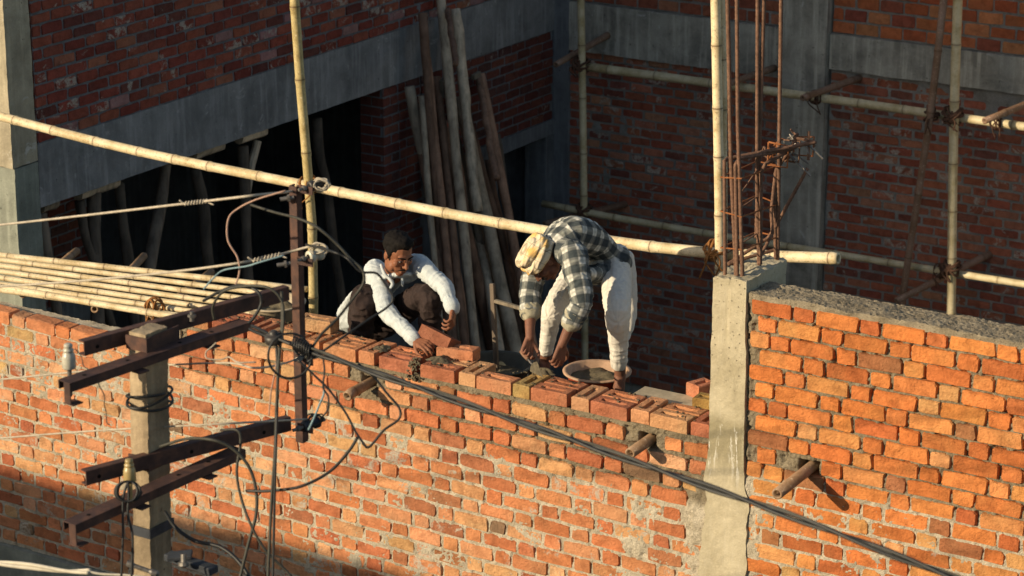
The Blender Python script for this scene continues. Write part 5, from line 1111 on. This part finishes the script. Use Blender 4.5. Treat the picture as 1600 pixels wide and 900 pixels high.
M['cuff'] = m_plain('shirt_lining', (.40, .36, .26), .9, 0, .3, 40, .3, .1)
for c_, d_ in ((lcf, (lwr - lel).normalized()), (rcf, (rwr - rel).normalized())):
    b = Blob(); b.limb([c_ - d_ * .012, c_ + d_ * .022], [.064, .059]); cu = b.voxel('cuff', .006, 2); folds(cu, segsB, .004, 40, 9, 4); piece('cuff', cu, 'cuff', shirt)
b = Blob(); b.limb([HB @ Vector((-.055, -.045, -.085)), HB @ Vector((0, -.085, -.05)), HB @ Vector((.055, -.045, -.085))], [.016, .02, .016]); co_ = b.voxel('collar', .006, 2); folds(co_, segsB, .002); piece('collar', co_, 'plaid', shirt)
# dhoti
lhm, rhm = atY(967, 567, .56), atY(853, 546, .66)
b = Blob(); b.loft([(atY(964, 405, .90), SX * .11, UPB * .10), (atY(948, 412, .84), SX * .12, UPB * .105), (atY(932, 422, .76), SX * .105, UPB * .085)])
b.limb([lhp, lhp.lerp(lkn, .5), lkn, lkn.lerp(lhm, .5), lhm], [.095, .086, .073, .058, .047]); b.limb([rhp, rhp.lerp(rkn, .5), rkn, rkn.lerp(rhm, .5), rhm], [.09, .076, .063, .049, .042])
side = Vector((.85, .5, 0)); b.loft([(atY(977, 400, .92), side * .05, Vector((-.3, .5, 0)) * .09), (atY(983, 440, .90), side * .045, Vector((-.3, .5, 0)) * .12), (atY(984, 490, .84), side * .04, Vector((-.3, .5, 0)) * .12), (atY(977, 528, .74), side * .03, Vector((-.3, .5, 0)) * .07)])
dh = b.voxel('dhoti', .0052, 4); folds(dh, [(lhp, lkn, .09, 0, SX), (lkn, lhm, .065, .4, SX), (rhp, rkn, .09, .1, SX), (rkn, rhm, .065, .5, SX)], .0050, 36, 5, 8, .5); piece('dhoti', dh, 'dhoti', person)
# headcloth
b = Blob(); b.ell((0, -.015, .068), (.088, .102, .058), HB); b.ell((0, -.01, .098), (.072, .084, .040), HB)
for k, (z_, r_, t_) in enumerate(((.030, .092, .10), (.053, .096, -.16), (.076, .092, .2), (.098, .078, -.26))):
    b.tube([HB @ Vector((r_ * .97 * math.cos(a), r_ * 1.1 * math.sin(a) - .012, z_ + r_ * t_ * math.sin(a + k))) for a in [2 * math.pi * i / 24 for i in range(25)]], .018, 10)
tb = b.voxel('headcloth', .0055, 3); V = get_co(tb); N = get_no(tb); Hi = np.array(HB.inverted()); L_ = V @ Hi[:3, :3].T + Hi[:3, 3]
set_co(tb, V + N * (.0055 * (1 - 2.4 * np.abs(vnoise(L_[:, 2] * 62 + 22 * L_[:, 0], L_[:, 0] * 9, L_[:, 1] * 9, 12))))[:, None]); A = tb.attributes.new('hc', 'FLOAT_VECTOR', 'POINT'); A.data.foreach_set('vector', L_.astype(np.float32).ravel()); piece('headcloth', tb, 'turban', person)
# trowel in his right hand
tr = empty('trowel', atY(826, 565, .12)); tag(tr, 'mortar covered pointing trowel in the hand of the bending mason', 'trowel')
pc_ = rwr.lerp(rha, .62) + Vector((.0, -.012, 0)); b_ = atY(848, 589, .03); a_ = pc_ + (b_ - pc_).normalized() * .055; d_ = (b_ - a_); m_ = a_ + d_ * .25; s_ = d_.normalized().cross(Vector((.3, -1, .3))).normalized(); nn = s_.cross(d_.normalized())
mb = MB(); tri = [m_ - s_ * .012, m_ + d_ * .12 - s_ * .034, b_ + d_ * .05, m_ + d_ * .12 + s_ * .034, m_ + s_ * .012]; n5 = len(tri); mb.add(tri + [p + nn * .003 for p in tri], [tuple(range(n5))[::-1], tuple(range(n5, 2 * n5))] + [(i, (i + 1) % n5, (i + 1) % n5 + n5, i + n5) for i in range(n5)]); mb.build('blade', M['mort_wet'], tr)
mb = MB(); mb.tube([m_, a_, a_ - d_.normalized() * .02], [.005, .006, .006], 8); mb.build('shank', M['bolt'], tr); mb = MB(); du = d_.normalized(); mb.tube([a_ - du * .01, a_ - du * .06, a_ - du * .105], [.010, .0125, .011], 10); mb.build('handle', M['wood_r'], tr)

# ---- the mason crouching behind the wall
pel = atY(566, 490, .86); m1 = atY(574, 466, .80); m2 = atY(593, 446, .66); nk = atY(615, 424, .53)
rsh, rel, rwr, rha = atY(587, 424, .57), atY(606, 488, .37), atY(650, 532, .20), atY(676, 544, .15)
lsh, lel, lwr, lha = atY(653, 414, .60), atY(694, 448, .46), atY(708, 483, .35), atY(706, 508, .28)
rhp, rkn, ran = pel + Vector((.03, -.03, -.03)), atY(570, 464, .40), atY(566, 530, .47)
lhp, lkn, lan = pel + Vector((.15, .0, -.03)), atY(668, 460, .47), atY(676, 540, .55)
person2 = empty('person', (-2.45, .6, ZD)); tag(person2, 'dark haired mason in a pale striped shirt crouching behind the wall', 'person')
SX = (lsh - rsh).normalized(); FW = Vector((.45, -.75, .35)).normalized()
H2 = frame(atY(622, 398, .47), (.86, -.36, -.32), (.28, -.06, .95))
b = Blob(); b.loft([(pel, SX * .13, FW * .10), (m1, SX * .125, FW * .09), (m2, SX * .14, FW * .095), (nk - Vector((0, 0, .03)), SX * .10, FW * .07), (nk, SX * .05, FW * .05)])
b.limb([nk - Vector((0, 0, .02)), H2 @ Vector((0, -.025, -.06)), H2 @ Vector((0, -.01, 0))], [.055, .052, .05]); head(b, H2)
for s_, e_, w_ in ((lsh, lel, lwr), (rsh, rel, rwr)): b.limb([s_, s_.lerp(e_, .5), e_, e_.lerp(w_, .4), w_], [.048, .042, .036, .036, .025])
for h_p, k_, a_ in ((lhp, lkn, lan), (rhp, rkn, ran)): b.limb([h_p, h_p.lerp(k_, .5), k_, k_.lerp(a_, .4), a_], [.055, .048, .038, .038, .032])
foot(b, Vector((ran.x, ran.y, ZD + .08)), (.3, -1, 0), ZD); foot(b, Vector((lan.x, lan.y, ZD + .08)), (.5, -.8, 0), ZD); b.limb([lan, Vector((lan.x, lan.y, ZD + .08))], [.034, .036]); b.limb([ran, Vector((ran.x, ran.y, ZD + .08))], [.034, .036])
hand(b, rwr, rha - rwr, (.2, .3, -.9), -1, (.3, .5, .45), .6, 1.0, .06); hand(b, lwr, lha - lwr, (-.75, -.3, -.1), 1, (.55, .8, .6), .9, 1.0, .05)
piece('body', b.voxel('body', .0042, 3), 'skin', person2); face_bits(H2, person2)
b = Blob(); b.ell((0, -.026, .058), (.084, .096, .082), H2, 20); b.ell((0, .030, .105), (.062, .050, .032), H2)
for s in (-1, 1): b.ell((s * .070, -.005, .030), (.014, .032, .045), H2)
hr = b.voxel('hair', .005, 2); V = get_co(hr); N = get_no(hr); set_co(hr, V + N * (.0075 * fbm(V[:, 0] * 46, V[:, 1] * 46, V[:, 2] * 46, 3, 2))[:, None]); piece('hair', hr, 'hair', person2)
b = Blob(); b.loft([(pel - Vector((.03, -.03, .06)), SX * .185, FW * .145), (pel - Vector((.02, -.02, -.02)), SX * .18, FW * .142), (m1, SX * .17, FW * .13), (m2, SX * .175, FW * .125), (nk - Vector((0, 0, .04)), SX * .135, FW * .095), (nk - Vector((0, 0, .005)), SX * .07, FW * .066)])
lcf, rcf = lel.lerp(lwr, .88), rel.lerp(rwr, .9)
b.limb([lsh.lerp(m2, .3), lsh, lsh.lerp(lel, .5), lel, lel.lerp(lcf, .5), lcf], [.072, .066, .055, .050, .044, .040]); b.limb([rsh.lerp(m2, .3), rsh, rsh.lerp(rel, .5), rel, rel.lerp(rcf, .5), rcf], [.074, .068, .058, .053, .046, .041])
sh = b.voxel('shirt', .0052, 4); segsA = [(pel, m1, .15, 0, FW), (m1, m2, .15, .16, FW), (m2, nk, .13, .33, FW), (lsh, lel, .066, .5, SX), (lel, lcf, .055, .78, SX), (rsh, rel, .066, .5, SX), (rel, rcf, .055, .8, SX)]
folds(sh, segsA, .0055, 30, 5, 13, .25); shirt = piece('shirt', sh, 'stripe', person2)
b = Blob()
for s in (-1, 1): b.limb([H2 @ Vector((s * .058, -.06, -.10)), H2 @ Vector((s * .062, -.005, -.125)), H2 @ Vector((s * .035, .055, -.155)), H2 @ Vector((s * .045, .06, -.19))], [.009, .011, .010, .008])
co_ = b.voxel('collar', .006, 2); folds(co_, segsA, .002); piece('collar', co_, 'stripe', shirt)
b = Blob(); b.limb([nk + FW * .050 - Vector((0, 0, .02)), nk + FW * .078 - Vector((0, 0, .09))], [.020, .009]); piece('vest', b.voxel('vest', .006, 2), 'trouser', person2)
for nm, c_, w_, par in (('cuff', lcf, lwr, shirt), ('cuff', rcf, rwr, shirt)):
    b = Blob(); d_ = (w_ - c_).normalized(); b.limb([c_ - d_ * .02, c_ + d_ * .012], [.047, .045]); cu = b.voxel('cuff', .006, 2); folds(cu, segsA, .002); piece('cuff', cu, 'stripe', par)
b = Blob(); b.loft([(pel - Vector((-.03, 0, .15)), SX * .13, FW * .12), (pel - Vector((-.03, 0, .09)), SX * .13, FW * .12), (pel - Vector((-.03, 0, .03)), SX * .12, FW * .10)])
b.limb([rhp, rhp.lerp(rkn, .5), rkn, rkn.lerp(ran, .5), ran], [.095, .088, .075, .070, .060]); b.limb([lhp, lhp.lerp(lkn, .5), lkn, lkn.lerp(lan, .5), lan], [.095, .085, .068, .066, .060])
trs = b.voxel('trousers', .006, 4); folds(trs, [(rhp, rkn, .09, 0, SX), (rkn, ran, .07, .4, SX), (lhp, lkn, .09, 0, SX), (lkn, lan, .07, .4, SX)], .009, 22, 5, 18); piece('trousers', trs, 'trouser', person2)
